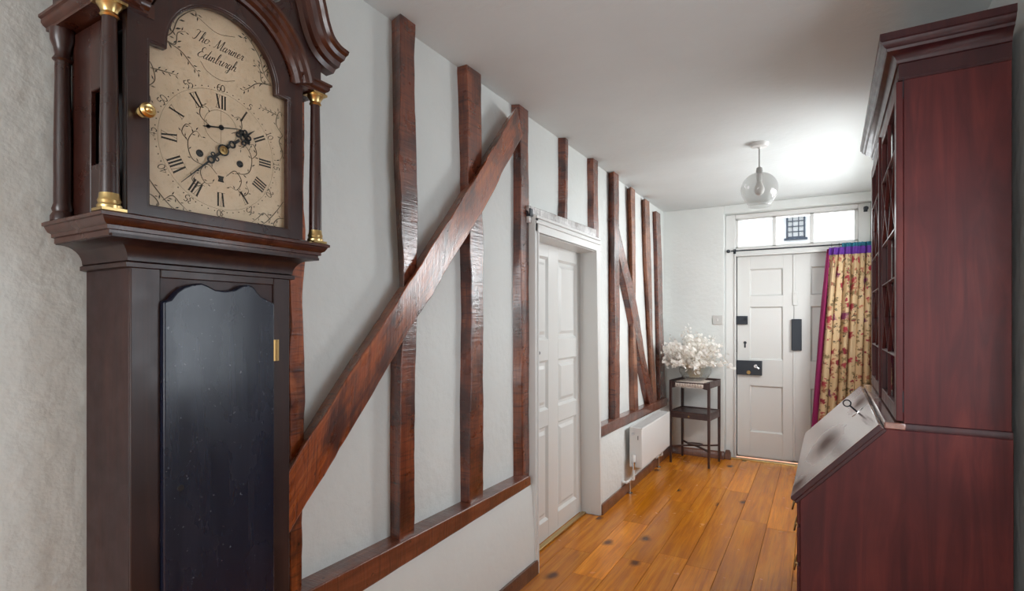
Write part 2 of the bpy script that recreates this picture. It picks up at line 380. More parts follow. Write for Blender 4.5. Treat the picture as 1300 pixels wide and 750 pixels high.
def podmat():
    m = bpy.data.materials.new('honesty_pod'); m.use_nodes = True; t = m.node_tree; b = t.nodes['Principled BSDF']; out = t.nodes['Material Output']
    b.inputs['Base Color'].default_value = (0.93, 0.91, 0.87, 1); b.inputs['Roughness'].default_value = 0.35
    tl = t.nodes.new('ShaderNodeBsdfTranslucent'); tl.inputs[0].default_value = (0.93, 0.91, 0.87, 1)
    tr = t.nodes.new('ShaderNodeBsdfTransparent'); m1 = t.nodes.new('ShaderNodeMixShader'); m2 = t.nodes.new('ShaderNodeMixShader')
    m1.inputs[0].default_value = 0.42; m2.inputs[0].default_value = 0.08
    t.links.new(b.outputs[0], m1.inputs[1]); t.links.new(tl.outputs[0], m1.inputs[2]); t.links.new(m1.outputs[0], m2.inputs[1]); t.links.new(tr.outputs[0], m2.inputs[2]); t.links.new(m2.outputs[0], out.inputs[0]); return m
M['pod'] = podmat()
M['stem'] = plain('dry_stem', (0.52, 0.43, 0.30), 0.7)
def lace():
    t = NT('lace', Roughness=0.9); a = t.noise(t.coord('Object'), 260, 2)
    t.set('Base Color', t.ramp(a, [(0.35, (0.42, 0.34, 0.29)), (0.6, (0.72, 0.66, 0.60))])); t.bump(a, 0.4, 0.003); return t.m
M['lace'] = lace()
def floral():
    t = NT('floral_curtain_cloth', Roughness=0.85); uv = t.n('ShaderNodeUVMap').outputs[0]
    base = t.ramp(t.noise(uv, 3.0, 3), [(0.3, (0.54, 0.375, 0.20)), (0.7, (0.65, 0.49, 0.30))])
    def blobs(scale, thr, col, soft, off, base, jag=0.05, dens=0.5):
        mp = t.n('ShaderNodeMapping'); t.link(uv, mp.inputs[0]); mp.inputs['Location'].default_value = off
        nz = t.n('ShaderNodeTexNoise', Scale=38.0, Detail=3.0); t.link(uv, nz.inputs['Vector'])
        ad = t.n('ShaderNodeVectorMath', operation='MULTIPLY_ADD'); t.link(nz.outputs['Color'], ad.inputs[0]); ad.inputs[1].default_value = (jag, jag, jag); t.link(mp.outputs[0], ad.inputs[2])
        vo = t.n('ShaderNodeTexVoronoi', voronoi_dimensions='2D'); t.link(ad.outputs[0], vo.inputs['Vector']); vo.inputs['Scale'].default_value = scale
        f = t.ramp(vo.outputs['Distance'], [(thr, 1.0), (thr + soft, 0.0)])
        sx = t.n('ShaderNodeSeparateColor'); t.link(vo.outputs['Color'], sx.inputs[0])
        g = t.math('MULTIPLY', f, t.math('LESS_THAN', sx.outputs[0], dens))
        cc = t.mix(sx.outputs[1], col, tuple(x * 0.55 for x in col))
        return t.mix(g, base, cc)
    c = blobs(17, 0.16, (0.28, 0.20, 0.09), 0.16, (0.3, 0.1, 0), base, 0.09, 0.58)
    c = blobs(24, 0.15, (0.16, 0.12, 0.07), 0.12, (1.3, 0.7, 0), c, 0.08, 0.34)
    c = blobs(12, 0.21, (0.40, 0.035, 0.055), 0.14, (0.0, 0.0, 0), c, 0.07, 0.26)
    c = blobs(20, 0.18, (0.45, 0.16, 0.09), 0.16, (0.7, 1.9, 0), c, 0.07, 0.22)
    c = blobs(26, 0.17, (0.42, 0.05, 0.07), 0.08, (2.1, 0.4, 0), c, 0.05, 0.22)
    c = blobs(7, 0.17, (0.22, 0.03, 0.12), 0.10, (0.55, 0.35, 0), c, 0.08, 0.16)
    t.set('Base Color', c); t.bump(t.noise(uv, 260, 2), 0.2, 0.002); return t.m
M['floral'] = floral()
M['purple'] = plain('purple_heading_tape', (0.13, 0.035, 0.30), 0.8)
M['teal'] = plain('teal_heading', (0.02, 0.16, 0.23), 0.8)
M['magenta'] = plain('magenta_lining', (0.22, 0.006, 0.075), 0.8)
M['render'] = plain('white_render', (0.85, 0.86, 0.88), 0.9)
M['slate'] = plain('slate_roof', (0.18, 0.19, 0.21), 0.7)
M['soffit'] = plain('soffit_board', (0.34, 0.38, 0.44), 0.8)
M['dark_frame'] = plain('dark_window_frame', (0.03, 0.05, 0.085), 0.6)
M['street'] = plain('street_paving', (0.35, 0.34, 0.33), 0.9)
M['bulb'] = plain('lamp_bulb', (0.75, 0.74, 0.72), 0.35)
M['white_plastic'] = plain('white_plastic', (0.62, 0.61, 0.59), 0.4)
M['pale_metal'] = plain('pale_metal', (0.36, 0.36, 0.35), 0.35, Metallic=0.8)

# ------------------------------------------------------------------ room shell
WT = 0.30
fl = S(B(XW - 0.25, XR, YB, YE + 0.45, -0.12, -0.021).obj('floor', M['floor']))
# floorboards, each its own object
seams = [-1.43, -1.263, -1.098, -0.933, -0.770, -0.610, -0.450, -0.280, -0.110, 0.050, 0.210, 0.370, XR]
ends0 = {4: [2.98], 3: [3.9], 5: [2.91, 4.35], 2: [3.35], 6: [2.2, 3.75]}
for i in range(len(seams) - 1):
    x0, x1 = seams[i], seams[i + 1]
    lo, hi = (2.44, 3.345) if i == 0 else (-0.9, YE + 0.15)
    ys = sorted(ends0.get(i, []))
    y = lo; cuts = [lo]
    while y < hi - 0.5:
        nxt = y + R.uniform(0.85, 1.75)
        for e in ys:
            if y + 0.3 < e < nxt + 0.45: nxt = e; break
        if hi - nxt < 0.5: nxt = hi
        cuts.append(nxt); y = nxt
    for a, b in zip(cuts, cuts[1:]):
        p = B(x0 + 0.0009, x1 - 0.0009, a + 0.0008, b - 0.0008, -0.021, R.uniform(-0.0006, 0.0))
        p.obj('floorboard', M['floor'], fl, smooth=0, bevel=0.0008, seg=1)
S(B(XW - WT, XR + WT, YB - 0.2, YE + WT, HC, HC + 0.2).obj('ceiling', M['ceiling'], smooth=0))

wl = S(empty('wall_left'))
D0, D1, DT = 2.445, 3.345, 1.835          # door opening
wm = MB()
def slab(x0, x1, y0, y1, z0, z1): wm.box(x0, x1, y0, y1, z0, z1)
slab(XW - WT, XW, YB, D0 - 0.03, 0, HC); slab(XW - WT, XW, D1, YE + WT, 0, HC); slab(XW - WT, XW, D0 - 0.03, D1, DT, HC)
wm.obj('plaster_infill', M['wall'], wl, smooth=0)
# thicker lower wall under the sills, swelling gently
def lower(y0, y1, zt, name):
    m = MB(); ny, nz = 24, 10
    prof = lambda s: XL - 0.012 * max(0, (s - 0.8) / 0.2) ** 2 + 0.004 * math.sin(s * 5)
    for j in range(nz + 1):
        for i in range(ny + 1):
            yy = y0 + (y1 - y0) * i / ny; s = j / nz
            m.v.append((prof(s) + 0.003 * noise.noise((yy * 2.2, s * 2, 3.1)), yy, s * zt))
    for j in range(nz):
        for i in range(ny):
            a = j * (ny + 1) + i; m.f.append((a, a + 1, a + ny + 2, a + ny + 1))
    n = ny + 1; k = len(m.v)
    m.v += [(XW - 0.01, y0, 0), (XW - 0.01, y1, 0), (XW - 0.01, y0, zt), (XW - 0.01, y1, zt)]
    m.f += [tuple(range(nz * n, nz * n + n)) + (k + 3, k + 2), tuple(j * n for j in range(nz + 1)) + (k + 2, k), tuple(j * n + ny for j in range(nz, -1, -1)) + (k + 1, k + 3)]
    return m.obj(name, M['wall'], wl, smooth=50)
lower(0.93, D0 - 0.012, 0.475, 'plaster_plinth')
lower(D1 + 0.004, YE, 0.50, 'plaster_plinth')

# --- timbers: lofts of four-cornered rings (back-left, front-left, front-right, back-right)
def timber_obj(name, rings, mat, jit=0.0035, step=0.03, seed=0, label=None):
    rr = []
    for a, b in zip(rings, rings[1:]):
        L = max((a[1] - b[1]).length, 0.01); k = max(1, int(L / step))
        rr += [[p.lerp(q, i / k) for p, q in zip(a, b)] for i in range(k)]
    rr.append(rings[-1])
    loops = []; arcs = []; v = 0; vv = []
    for i, r in enumerate(rr):
        if i: v += (r[1] - rr[i - 1][1]).length
        pts = []
        for s in range(3):
            k = 2 if s != 1 else 3
            for q in range(k): pts.append(r[s].lerp(r[s + 1], q / k))
        pts.append(r[3].copy())
        for q, p in enumerate(pts):
            if 0 < q < len(pts) - 1:
                d = (noise.noise_vector((p.y * 9 + seed * 7, p.z * 7, q * 0.35 + seed)) * 1.2 + noise.noise_vector((p.y * 24 + seed * 3, p.z * 21, q * 0.5 + seed)) * 0.6) * jit
                edge = 1.7 if q in (2, 5) else 0.8
                p += Vector((d.x * 0.16, d.y * edge, d.z * 0.2))
        loops.append(pts); vv.append(v)
    m = MB(); n = len(loops[0])
    for l in loops: m.v += [tuple(p) for p in l]
    for i in range(len(loops) - 1):
        for q in range(n - 1): m.f.append((i * n + q, i * n + q + 1, (i + 1) * n + q + 1, (i + 1) * n + q))
    m.f += [tuple(range(n - 1, -1, -1)), tuple(range((len(loops) - 1) * n, len(loops) * n))]
    us = [0]
    mid = loops[len(loops) // 2]
    for q in range(1, n): us.append(us[-1] + (mid[q] - mid[q - 1]).length)
    me = bpy.data.meshes.new(name); me.from_pydata(m.v, [], m.f); me.materials.append(mat)
    uv = me.uv_layers.new(name='UVMap')
    for p in me.polygons:
        for li in p.loop_indices:
            vi = me.loops[li].vertex_index; uv.data[li].uv = (us[vi % n], vv[vi // n])
    bm = bmesh.new(); bm.from_mesh(me); bmesh.ops.recalc_face_normals(bm, faces=bm.faces); bm.to_mesh(me); bm.free()
    me.shade_smooth(); me.set_sharp_from_angle(angle=math.radians(50))
    o = bpy.data.objects.new(name, me); C.objects.link(o); o.parent = wl
    if label: o['label'] = label
    bv = o.modifiers.new('bevel', 'BEVEL'); bv.width = 0.004; bv.segments = 2; bv.limit_method = 'ANGLE'; bv.angle_limit = math.radians(50)
    return o
def post(rows, Xf, mat='timber', top=None, bot=None, seed=0, Xb=XW - 0.02, jit=0.0035):
    """rows of v, back-left u, front-left u, front-right u"""
    rings = []
    for v, bl, f1, f2 in rows:
        b = at(bl, v, XW); l = at(f1, v, Xf); r = at(f2, v, Xf); z = l.z
        rings.append([Vector((Xb, b.y, z)), Vector((Xf, l.y, z)), Vector((Xf, r.y, z)), Vector((Xb, r.y, z))])
    if top is not None: rings.insert(0, [Vector((p.x, p.y, top)) for p in rings[0]])
    if bot is not None: rings.append([Vector((p.x, p.y, bot)) for p in rings[-1]])
    # keep rings in falling order
    out = [rings[0]]
    for r in rings[1:]:
        if r[1].z < out[-1][1].z - 0.004: out.append(r)
    return timber_obj('timber_post', out, M[mat], seed=seed, jit=jit)
post([(26, 499, 508, 528), (107, 500.5, 508, 528), (200, 502.6, 506.5, 530), (320, 508.5, 511, 530.5), (390, 512, 514, 530), (455, 496.7, 510, 529), (560, 496, 509, 527.5), (688, 496.7, 508.5, 526)], -1.266, 'timber', HC, 0.50, 1)
post([(90, 580.5, 592.5, 611), (130, 582, 593.5, 611.5), (210, 585, 595, 611.5), (300, 583, 597, 614), (400, 584.8, 599, 614), (510, 583, 598, 614), (640, 584.8, 596.5, 614)], -1.275, 'timber', HC, 0.50, 2)
post([(150, 648, 660, 671), (193, 651.4, 661, 671.5), (290, 651.4, 661, 672), (400, 650, 662, 672), (500, 650, 662.5, 672), (606, 650, 664, 672)], -1.285, 'timber', HC, 0.50, 3)
post([(185, 707.8, 717.8, 721.5), (230, 708, 718, 721.5), (272, 708.5, 717, 720.5)], -1.285, 'timber', HC, 1.87, 4)
post([(209, 745, 753, 759.5), (250, 745.5, 753.5, 759.5), (287, 745.5, 754, 760)], -1.285, 'timber', HC, 1.86, 5)
post([(230, 773, 779.5, 786), (300, 773, 780, 786), (400, 773, 781, 787), (537, 773, 781, 787)], -1.272, 'timber', HC, 0.53, 6)
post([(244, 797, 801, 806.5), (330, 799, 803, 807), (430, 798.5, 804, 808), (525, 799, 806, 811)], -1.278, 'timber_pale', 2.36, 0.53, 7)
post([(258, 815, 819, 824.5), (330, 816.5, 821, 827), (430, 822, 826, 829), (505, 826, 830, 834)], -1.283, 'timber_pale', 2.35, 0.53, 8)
post([(270, 829, 833, 838.5), (330, 830, 835, 840.5), (400, 832, 836, 842), (507, 834, 838, 845)], -1.285, 'timber', 2.31, 0.53, 9)
post([(40, 362, 367, 386), (330, 363, 368, 386.5), (640, 363, 368, 386)], -1.272, 'timber_hot', HC, 0.50, 10)
# braces
def brace(up, lo, back, Xf, mat, seed):
    rings = []
    n = 14
    def samp(pts, t):
        P = [Vector(p) for p in pts]; k = t * (len(P) - 1); i = min(int(k), len(P) - 2); return P[i].lerp(P[i + 1], k - i)
    for i in range(n + 1):
        t = i / n
        u = samp(up, t); l = samp(lo, t); b = samp(back, t)
        pu = at(u.x, u.y, Xf); pl = at(l.x, l.y, Xf); pb = at(b.x, b.y, XW)
        rings.append([Vector((XW - 0.02, pb.y, pb.z)), pu, pl, Vector((XW - 0.02, pl.y, pl.z))])
    return timber_obj('timber_brace', rings, M[mat], 0.005, seed=seed)
brace([(657, 136), (617, 203), (593, 243), (531.4, 341), (440, 480), (366, 600), (340, 642)],
      [(664, 172), (620, 256), (586, 313), (532, 400), (430, 574), (366, 681), (338, 728)],
      [(646, 151), (606, 214), (582, 252), (521, 348), (430, 484), (357, 601), (331, 643)], -1.238, 'timber_hot', 21)
brace([(785.5, 288), (806, 370), (822, 467), (833, 514)], [(782.5, 312), (797, 372), (815, 466), (825, 514)], [(782, 305), (796, 375), (813, 470), (823, 516)], -1.277, 'timber', 22)
# sills
def beam(name, y0, y1, zt, zb, X0, X1, mat, seed):
    n = 8; rings = []
    for i in range(n + 1):
        t = i / n; y = y0 + (y1 - y0) * t; T = zt[0] + (zt[1] - zt[0]) * t; Bo = zb[0] + (zb[1] - zb[0]) * t; X = X0 + (X1 - X0) * t
        rings.append([Vector((XW - 0.02, y, T)), Vector((X, y, T)), Vector((X, y, Bo)), Vector((XW - 0.02, y, Bo))])
    return timber_obj(name, rings, M[mat], 0.004, seed=seed)
beam('timber_sill', 0.90, 2.36, (0.535, 0.520), (0.432, 0.472), -1.250, -1.252, 'timber_sill', 31)
beam('timber_sill', 3.365, 5.20, (0.592, 0.556), (0.520, 0.480), -1.254, -1.262, 'timber_sill', 32)
ln = beam('timber_lintel', 2.375, 3.315, (1.888, 1.905), (1.80, 1.80), -1.268, -1.27, 'lintel', 33)
B(-1.30, -1.262, 2.372, 2.402, 1.832, 1.872).obj('dark_hole_block', M['iron'], wl, bevel=0.002)  # dark block put in for the dark hole at the lintel's left end
ln['label'] = 'pale lintel timber with painted-in glare over the inner door'

# right wall with a window the bureau hides; back wall with a window added behind the camera for fill light
wr = MB(); wins = [(1.01, 1.83, 0.93, 1.79), (3.33, 4.77, 1.42, 2.10)]; yy = YB
for a0, a1, z0, z1 in wins:
    wr.box(XR, XR + WT, yy, a0, 0, HC).box(XR, XR + WT, a0, a1, 0, z0).box(XR, XR + WT, a0, a1, z1, HC); yy = a1
wr.box(XR, XR + WT, yy, YE + WT, 0, HC)
S(wr.obj('wall_right', M['wall'], smooth=0))
for k, (a0, a1, z0, z1) in enumerate(wins):
    wn = S(empty('window_%d' % (2 + 2 * k), (XR + 0.04, a0, z0))); f = MB(); W_, H_ = a1 - a0, z1 - z0; nb = 2 if W_ < 1 else 3
    for q in range(nb + 1): f.box(0.005, 0.035, max(0, q * W_ / nb - 0.02), min(W_, q * W_ / nb + 0.02), 0, H_)
    for z in (0, H_ / 2 - .015, H_ - 0.03): f.box(0.006, 0.034, 0, W_, z, z + 0.03)
    f.obj('window_frame', M['trim_paint'], wn, bevel=0.003)
wb = MB(); b0, b1, q0, q1 = -1.17, 0.37, 0.68, 2.22
wb.box(XW - WT, b0, YB - WT, YB, 0, HC).box(b1, XR + WT, YB - WT, YB, 0, HC).box(b0, b1, YB - WT, YB, 0, q0).box(b0, b1, YB - WT, YB, q1, HC)
S(wb.obj('wall_back', M['wall'], smooth=0))
wn3 = S(empty('window_3', (-0.4, YB, q0)))  # window added behind the camera for fill light
f = MB()
for x in (-0.77, -0.02, 0.73): f.box(x, x + 0.04, -0.03, 0.0, 0, 1.54)
for z in (0, 0.75, 1.50): f.box(-0.77, 0.77, -0.03, 0.0, z, z + 0.04)
f.obj('window_frame', M['trim_paint'], wn3, bevel=0.003)  # frame of the added fill-light window

# end wall with the front-door recess
E0, E1, ET = -0.762, 0.395, 2.302
we = MB(); we.box(XW - WT, E0, YE, YE + 0.32, 0, HC).box(E1, XR + WT, YE, YE + 0.32, 0, HC).box(E0, E1, YE, YE + 0.32, ET, HC)
S(we.obj('wall_end', M['wall'], smooth=0, bevel=0.004))

# skirtings
def skirt(name, pts, h=0.072, t=0.016):
    o = MB().mould([(0, 0), (t, 0), (t, h - 0.012), (t - 0.006, h), (0, h)], pts).obj(name, M['skirting'], bevel=0.0015)
    return S(o)
def uv_obj(o, sx=1):
    me = o.data; uv = me.uv_layers.new(name='UVMap')
    for p in me.polygons:
        for li in p.loop_indices:
            c = me.vertices[me.loops[li].vertex_index].co; uv.data[li].uv = (c.z + c.x, c.y) if sx else (c.z + c.y, c.x)
    return o
# right-hand side of the path faces the room
bl = S(empty('baseboard_left'))
for pts in ([(XL + 0.004, 0.95), (XL + 0.004, D0 - 0.02)], [(XL + 0.004, D1 + 0.018), (XL + 0.004, YE)]):
    o = MB().mould([(0, 0), (0.016, 0), (0.016, 0.058), (0.010, 0.070), (0, 0.070)], pts).obj('skirting_board', M['skirting'], bl, bevel=0.0015); uv_obj(o)
o = MB().mould([(0, 0), (0.016, 0), (0.016, 0.062), (0.010, 0.074), (0, 0.074)], [(XL + 0.022, YE), (E0 + 0.005, YE)]).obj('baseboard_end', M['skirting'], bevel=0.0015); S(uv_obj(o, 0))

# ------------------------------------------------------------------ front door (double leaf), transom
d2 = S(empty('door_2', (-0.186, YE + 0.15, 0)))
FY = 0.0   # leaf face at local y 0, room on -y
fr = MB()
fr.box(-0.575, -0.487, -0.065, 0.06, 0, 2.30).box(0.487, 0.578, -0.065, 0.06, 0, 2.30)
fr.box(-0.487, 0.487, -0.065, 0.06, 2.258, 2.30).box(-0.487, 0.487, -0.055, 0.06, 1.915, 1.985)
fr.obj('door_frame', M['trim_paint'], d2, bevel=0.006)
fr = MB()
fr.box(-0.496, -0.484, -0.075, -0.02, 0.0, 1.93).box(-0.487, 0.487, -0.066, -0.03, 1.905, 1.925)
fr.obj('stop_bead', M['trim_paint'], d2, bevel=0.004)
fr = MB().box(-0.487, -0.455, 0.046, 0.07, 0, 1.93).box(0.455, 0.487, 0.046, 0.07, 0, 1.93).box(-0.487, 0.487, 0.046, 0.07, 1.88, 1.93).box(-0.487, 0.487, 0.046, 0.09, 0.0, 0.06).box(-0.03, 0.03, 0.046, 0.06, 0.0, 1.93)
fr.obj('unseen_light_blocker', M['trim_paint'], d2)  # unseen strips added to block light leaking through the door gaps
LW = 0.478
def leaf(x0, x1, cols):
    p0, p1 = cols
    rows = [(0.255, 0.690), (0.935, 1.430), (1.532, 1.785)]
    m = MB(); m.box(x0, p0, 0, 0.045, 0.022, 1.906).box(p1, x1, 0, 0.045, 0.022, 1.906)
    zs = [0.022] + [z for r in rows for z in r] + [1.906]
    for i in range(0, len(zs), 2): m.box(p0, p1, 0, 0.045, zs[i], zs[i + 1])
    lf = m.obj('door_leaf', M['door_paint'], d2, smooth=0, bevel=0.002)
    for z0, z1 in rows:
        MB().box(p0, p1, 0.016, 0.03, z0, z1).obj('panel', M['door_paint'], lf, smooth=0)
        q = MB().mould([(0.0, 0.0), (-0.0, 0.016), (0.012, 0.016), (0.004, 0.003)], [(0, 0), (0, 1)])
        # sloping bead round the panel
        k = 0.012; b = MB()
        b.add([(p0, 0.001, z0), (p1, 0.001, z0), (p1, 0.001, z1), (p0, 0.001, z1), (p0 + k, 0.0155, z0 + k), (p1 - k, 0.0155, z0 + k), (p1 - k, 0.0155, z1 - k), (p0 + k, 0.0155, z1 - k)],
              [(0, 1, 5, 4), (1, 2, 6, 5), (2, 3, 7, 6), (3, 0, 4, 7)])
        b.obj('panel_bead', M['door_paint'], lf, smooth=0)
    return lf
leafL = leaf(-0.478, -0.002, (-0.368, -0.090))
leafR = leaf(0.002, 0.478, (0.132, 0.372))
B(-0.009, 0.009, -0.008, 0.0, 1.56, 1.90).obj('meeting_bead', M['door_paint'], d2, bevel=0.003)
B(-0.009, 0.009, -0.008, 0.0, 0.03, 1.02).obj('meeting_bead', M['door_paint'], d2, bevel=0.003)
bo = B(-0.010, 0.030, -0.014, 0, 1.44, 1.56).obj('shoot_bolt', M['door_paint'], d2, bevel=0.003)
MB().lathe([(0.006, -0.03), (0.006, -0.012)], 10, (0.010, 0, 1.545), 'y').obj('bolt_knob', M['door_paint'], bo)
lb = B(-0.020, 0.062, -0.026, 0.0, 1.030, 1.315).obj('letter_box', M['iron'], d2, bevel=0.004); lb['label'] = 'upright black metal letter box cover'
B(-0.012, 0.054, -0.029, -0.026, 1.045, 1.30).obj('cover_plate', M['iron'], lb, bevel=0.002)
l1 = B(-0.498, -0.385, -0.030, 0.0, 1.265, 1.345).obj('night_latch', M['iron'], d2, bevel=0.003); l1['label'] = 'black night latch, the upper lock'
MB().lathe([(0.004, -0.055), (0.013, -0.052), (0.013, -0.043), (0.006, -0.038), (0.006, -0.029)], 12, (-0.395, 0, 1.318), 'y').obj('latch_knob', M['iron'], l1)
l2 = B(-0.480, -0.262, -0.032, 0.0, 0.790, 0.925).obj('rim_lock', M['iron'], d2, bevel=0.003); l2['label'] = 'large black rim lock below the keyhole'
MB().lathe([(0.017, -0.036), (0.019, -0.033), (0.019, -0.031)], 14, (-0.375, 0, 0.815), 'y').obj('keyhole_escutcheon', M['brass_dull'], l2)
hk = MB().tube([(-0.315, -0.031, 0.875), (-0.312, -0.050, 0.876), (-0.300, -0.062, 0.868), (-0.283, -0.062, 0.852)], [0.008, 0.008, 0.0075, 0.006], 10)
hk.lathe([(0.016, -0.035), (0.016, -0.031)], 12, (-0.315, 0, 0.875), 'y').obj('turn_handle', M['chrome'], l2)
ke = MB().lathe([(0.012, -0.006), (0.014, 0.0)], 14, (-0.410, 0, 1.092), 'y').box(-0.417, -0.403, -0.004, 0, 1.045, 1.09).obj('keyhole_plate', M['iron'], d2)
B(-0.489, -0.483, -0.022, -0.004, 1.00, 1.12).obj('hinge', M['iron'], d2)
B(-0.489, -0.483, -0.022, -0.004, 0.44, 0.50).obj('hinge', M['trim_paint'], d2)
t2 = S(B(E0 + 0.01, E1 - 0.01, YE + 0.055, YE + 0.10, 0, 0.012).obj('trim_2', M['brass'], bevel=0.003))
# transom light
w1 = S(empty('window_1', (-0.186, YE + 0.15, 1.985)))
f = MB(); zt = 0.273
for x0, x1 in ((-0.487, -0.462), (-0.174, -0.143), (0.126, 0.156), (0.458, 0.487)): f.box(x0, x1, -0.045, 0.03, 0, zt)
f.box(-0.487, 0.487, -0.045, 0.03, 0, 0.012).box(-0.487, 0.487, -0.045, 0.03, zt - 0.012, zt).obj('window_frame', M['trim_paint'], w1, bevel=0.003)
for x0, x1 in ((-0.462, -0.174), (-0.143, 0.126), (0.156, 0.458)):
    B(x0, x1, -0.002, 0.002, 0.012, zt - 0.012).obj('pane', M['pane'], w1, smooth=0)

# small plate, hook, doorstop by the front door
sw = empty('light_switch', (-0.818, YE, 1.307)); tag(sw, 'square grey light switch on the end wall beside the front door', 'switch')
B(-0.044, 0.044, -0.009, 0, -0.044, 0.044).obj('plate', M['switch'], sw, bevel=0.003)
B(-0.007, 0.007, -0.014, -0.009, -0.012, 0.012).obj('rocker', M['white_plastic'], sw, bevel=0.002)
hk = empty('wall_hook', (0.352, YE + 0.085, 2.245)); tag(hk, 'small black iron peg at the top right of the front door frame', 'hook')
MB().lathe([(0.007, 0.0), (0.007, -0.03), (0.017, -0.038), (0.019, -0.05), (0.012, -0.062)], 14, (0, 0, 0), 'y').obj('peg', M['iron'], hk)
B(-0.014, 0.014, -0.004, 0.0, -0.022, 0.022).obj('back_plate', M['iron'], hk)
ds = MB(); ds.prism([(-0.026, 0), (0.026, 0), (0.026, 0.06), (0.015, 0.088), (-0.015, 0.088), (-0.026, 0.06)], -0.03, 0.0, 'y')
o = ds.obj('doorstop', M['skirting'], bevel=0.004); o.location = (E0 + 0.032, YE + 0.032, 0); uv_obj(o, 0)
tag(o, 'small brown wooden doorstop block at the foot of the front door frame', 'doorstop')

# ------------------------------------------------------------------ inner door in the left wall
d1 = S(empty('door_1', (-1.385, 2.90, 0)))
def L1(o): o.location = (1.385, -2.90, 0); return o
cs = MB()
# left casing
cs.hexa([(-1.40, 2.395, 0), (-1.25, 2.412, 0), (-1.25, 2.445, 0), (-1.40, 2.47, 0), (-1.40, 2.385, 1.845), (-1.25, 2.402, 1.845), (-1.25, 2.437, 1.845), (-1.40, 2.47, 1.845)])
cs.box(-1.40, -1.25, 2.405, 3.335, 1.757, 1.838)
cs.obj('door_casing', M['trim_paint'], L1(empty('casing_anchor')) if False else d1, bevel=0.003).matrix_parent_inverse = Matrix.Translation((1.385, -2.90, 0))
cs = MB()
for X, za, zb in ((-1.243, 1.80, 1.815), (-1.240, 1.826, 1.842), (-1.262, 1.752, 1.776)): cs.box(-1.40, X, 2.405, 3.325, za, zb)
cs.box(-1.40, -1.243, 2.425, 2.437, 0.0, 1.80).box(-1.30, -1.262, 2.437, 2.452, 0, 1.78)
cs.obj('architrave_bead', M['trim_paint'], d1, bevel=0.003).matrix_parent_inverse = Matrix.Translation((1.385, -2.90, 0))
rv = MB().hexa([(-1.45, 3.342, 0), (-1.252, 3.350, 0), (-1.250, 3.362, 0), (-1.45, 3.41, 0), (-1.45, 3.338, 1.79), (-1.252, 3.272, 1.79), (-1.250, 3.345, 1.79), (-1.45, 3.41, 1.79)])
rv.box(-1.45, -1.251, 2.445, 3.36, 1.757, 1.80)
rv.obj('door_reveal', M['trim_paint'], d1, bevel=0.004).matrix_parent_inverse = Matrix.Translation((1.385, -2.90, 0))
m = MB()
ya, yb = 2.46 - 2.90, 3.338 - 2.90
c = [(ya + 0.085, 2.832 - 2.90), (2.968 - 2.90, yb - 0.083)]
rows = [(0.123, 0.680), (0.775, 1.066), (1.188, 1.675)]
for y0, y1 in ((ya, c[0][0]), (c[0][1], c[1][0]), (c[1][1], yb)): m.box(-0.045, 0, y0, y1, 0.015, 1.757)
zs = [0.015] + [z for r in rows for z in r] + [1.757]
for (y0, y1) in c:
    for i in range(0, len(zs), 2): m.box(-0.045, 0, y0, y1, zs[i], zs[i + 1])
lf = m.obj('door_leaf', M['door_paint'], d1, smooth=0, bevel=0.002)
for (y0, y1) in c:
    for z0, z1 in rows:
        def rect(k): return [(y0 + k, z0 + k), (y1 - k, z0 + k), (y1 - k, z1 - k), (y0 + k, z1 - k)]
        lv = [(rect(0), 0.0), (rect(0.010), -0.010), (rect(0.014), -0.014), (rect(0.030), -0.014), (rect(0.048), -0.004), (rect(0.050), -0.003)]
        p = MB()
        for r, x in lv: p.v += [(x, a, b) for a, b in r]
        for i in range(len(lv) - 1):
            for k in range(4): p.f.append((i * 4 + k, i * 4 + (k + 1) % 4, i * 4 + 4 + (k + 1) % 4, i * 4 + 4 + k))
        k = (len(lv) - 1) * 4; p.f.append((k, k + 1, k + 2, k + 3))
        p.obj('panel', M['door_paint'], lf, smooth=0)
MB().lathe([(0.016, 0.0), (0.016, 0.004), (0.007, 0.006), (0.007, 0.02), (0.014, 0.03), (0.015, 0.04), (0.008, 0.047)], 14, (0, ya + 0.165, 1.12), 'x').obj('door_knob', M['iron'], lf)
S(B(-1.383, -1.352, 2.46, 3.34, 0, 0.013).obj('trim_1', M['brass'], bevel=0.003))

# ------------------------------------------------------------------ longcase clock
ck = empty('longcase_clock', (-1.308, 0.677, 0)); tag(ck, 'tall dark mahogany longcase clock with arched silvered dial against the timbered wall', 'clock')
M_ = M
# trunk and plinth (x out from the wall, y along it)
B(0, 0.178, -0.171, 0.177, 0.40, 1.43).obj('trunk', M['trunk'], ck, bevel=0.004)
tf = MB().box(0.176, 0.183, -0.171, -0.118, 0.42, 1.415).box(0.176, 0.183, 0.133, 0.177, 0.42, 1.415).box(0.176, 0.183, -0.118, 0.133, 1.385, 1.415)
tf.obj('trunk_front_frame', M['trunk_front'], ck, bevel=0.002)
B(0, 0.225, -0.225, 0.225, 0.0, 0.36).obj('plinth', M['trunk'], ck, bevel=0.006)
MB().mould([(-0.02, 0.36), (0.048, 0.36), (0.048, 0.375), (0.03, 0.385), (0.012, 0.405), (0.004, 0.425), (-0.02, 0.425)], [(0, -0.171), (0.178, -0.171), (0.178, 0.177), (0, 0.177)]).obj('plinth_moulding', M['trunk'], ck)
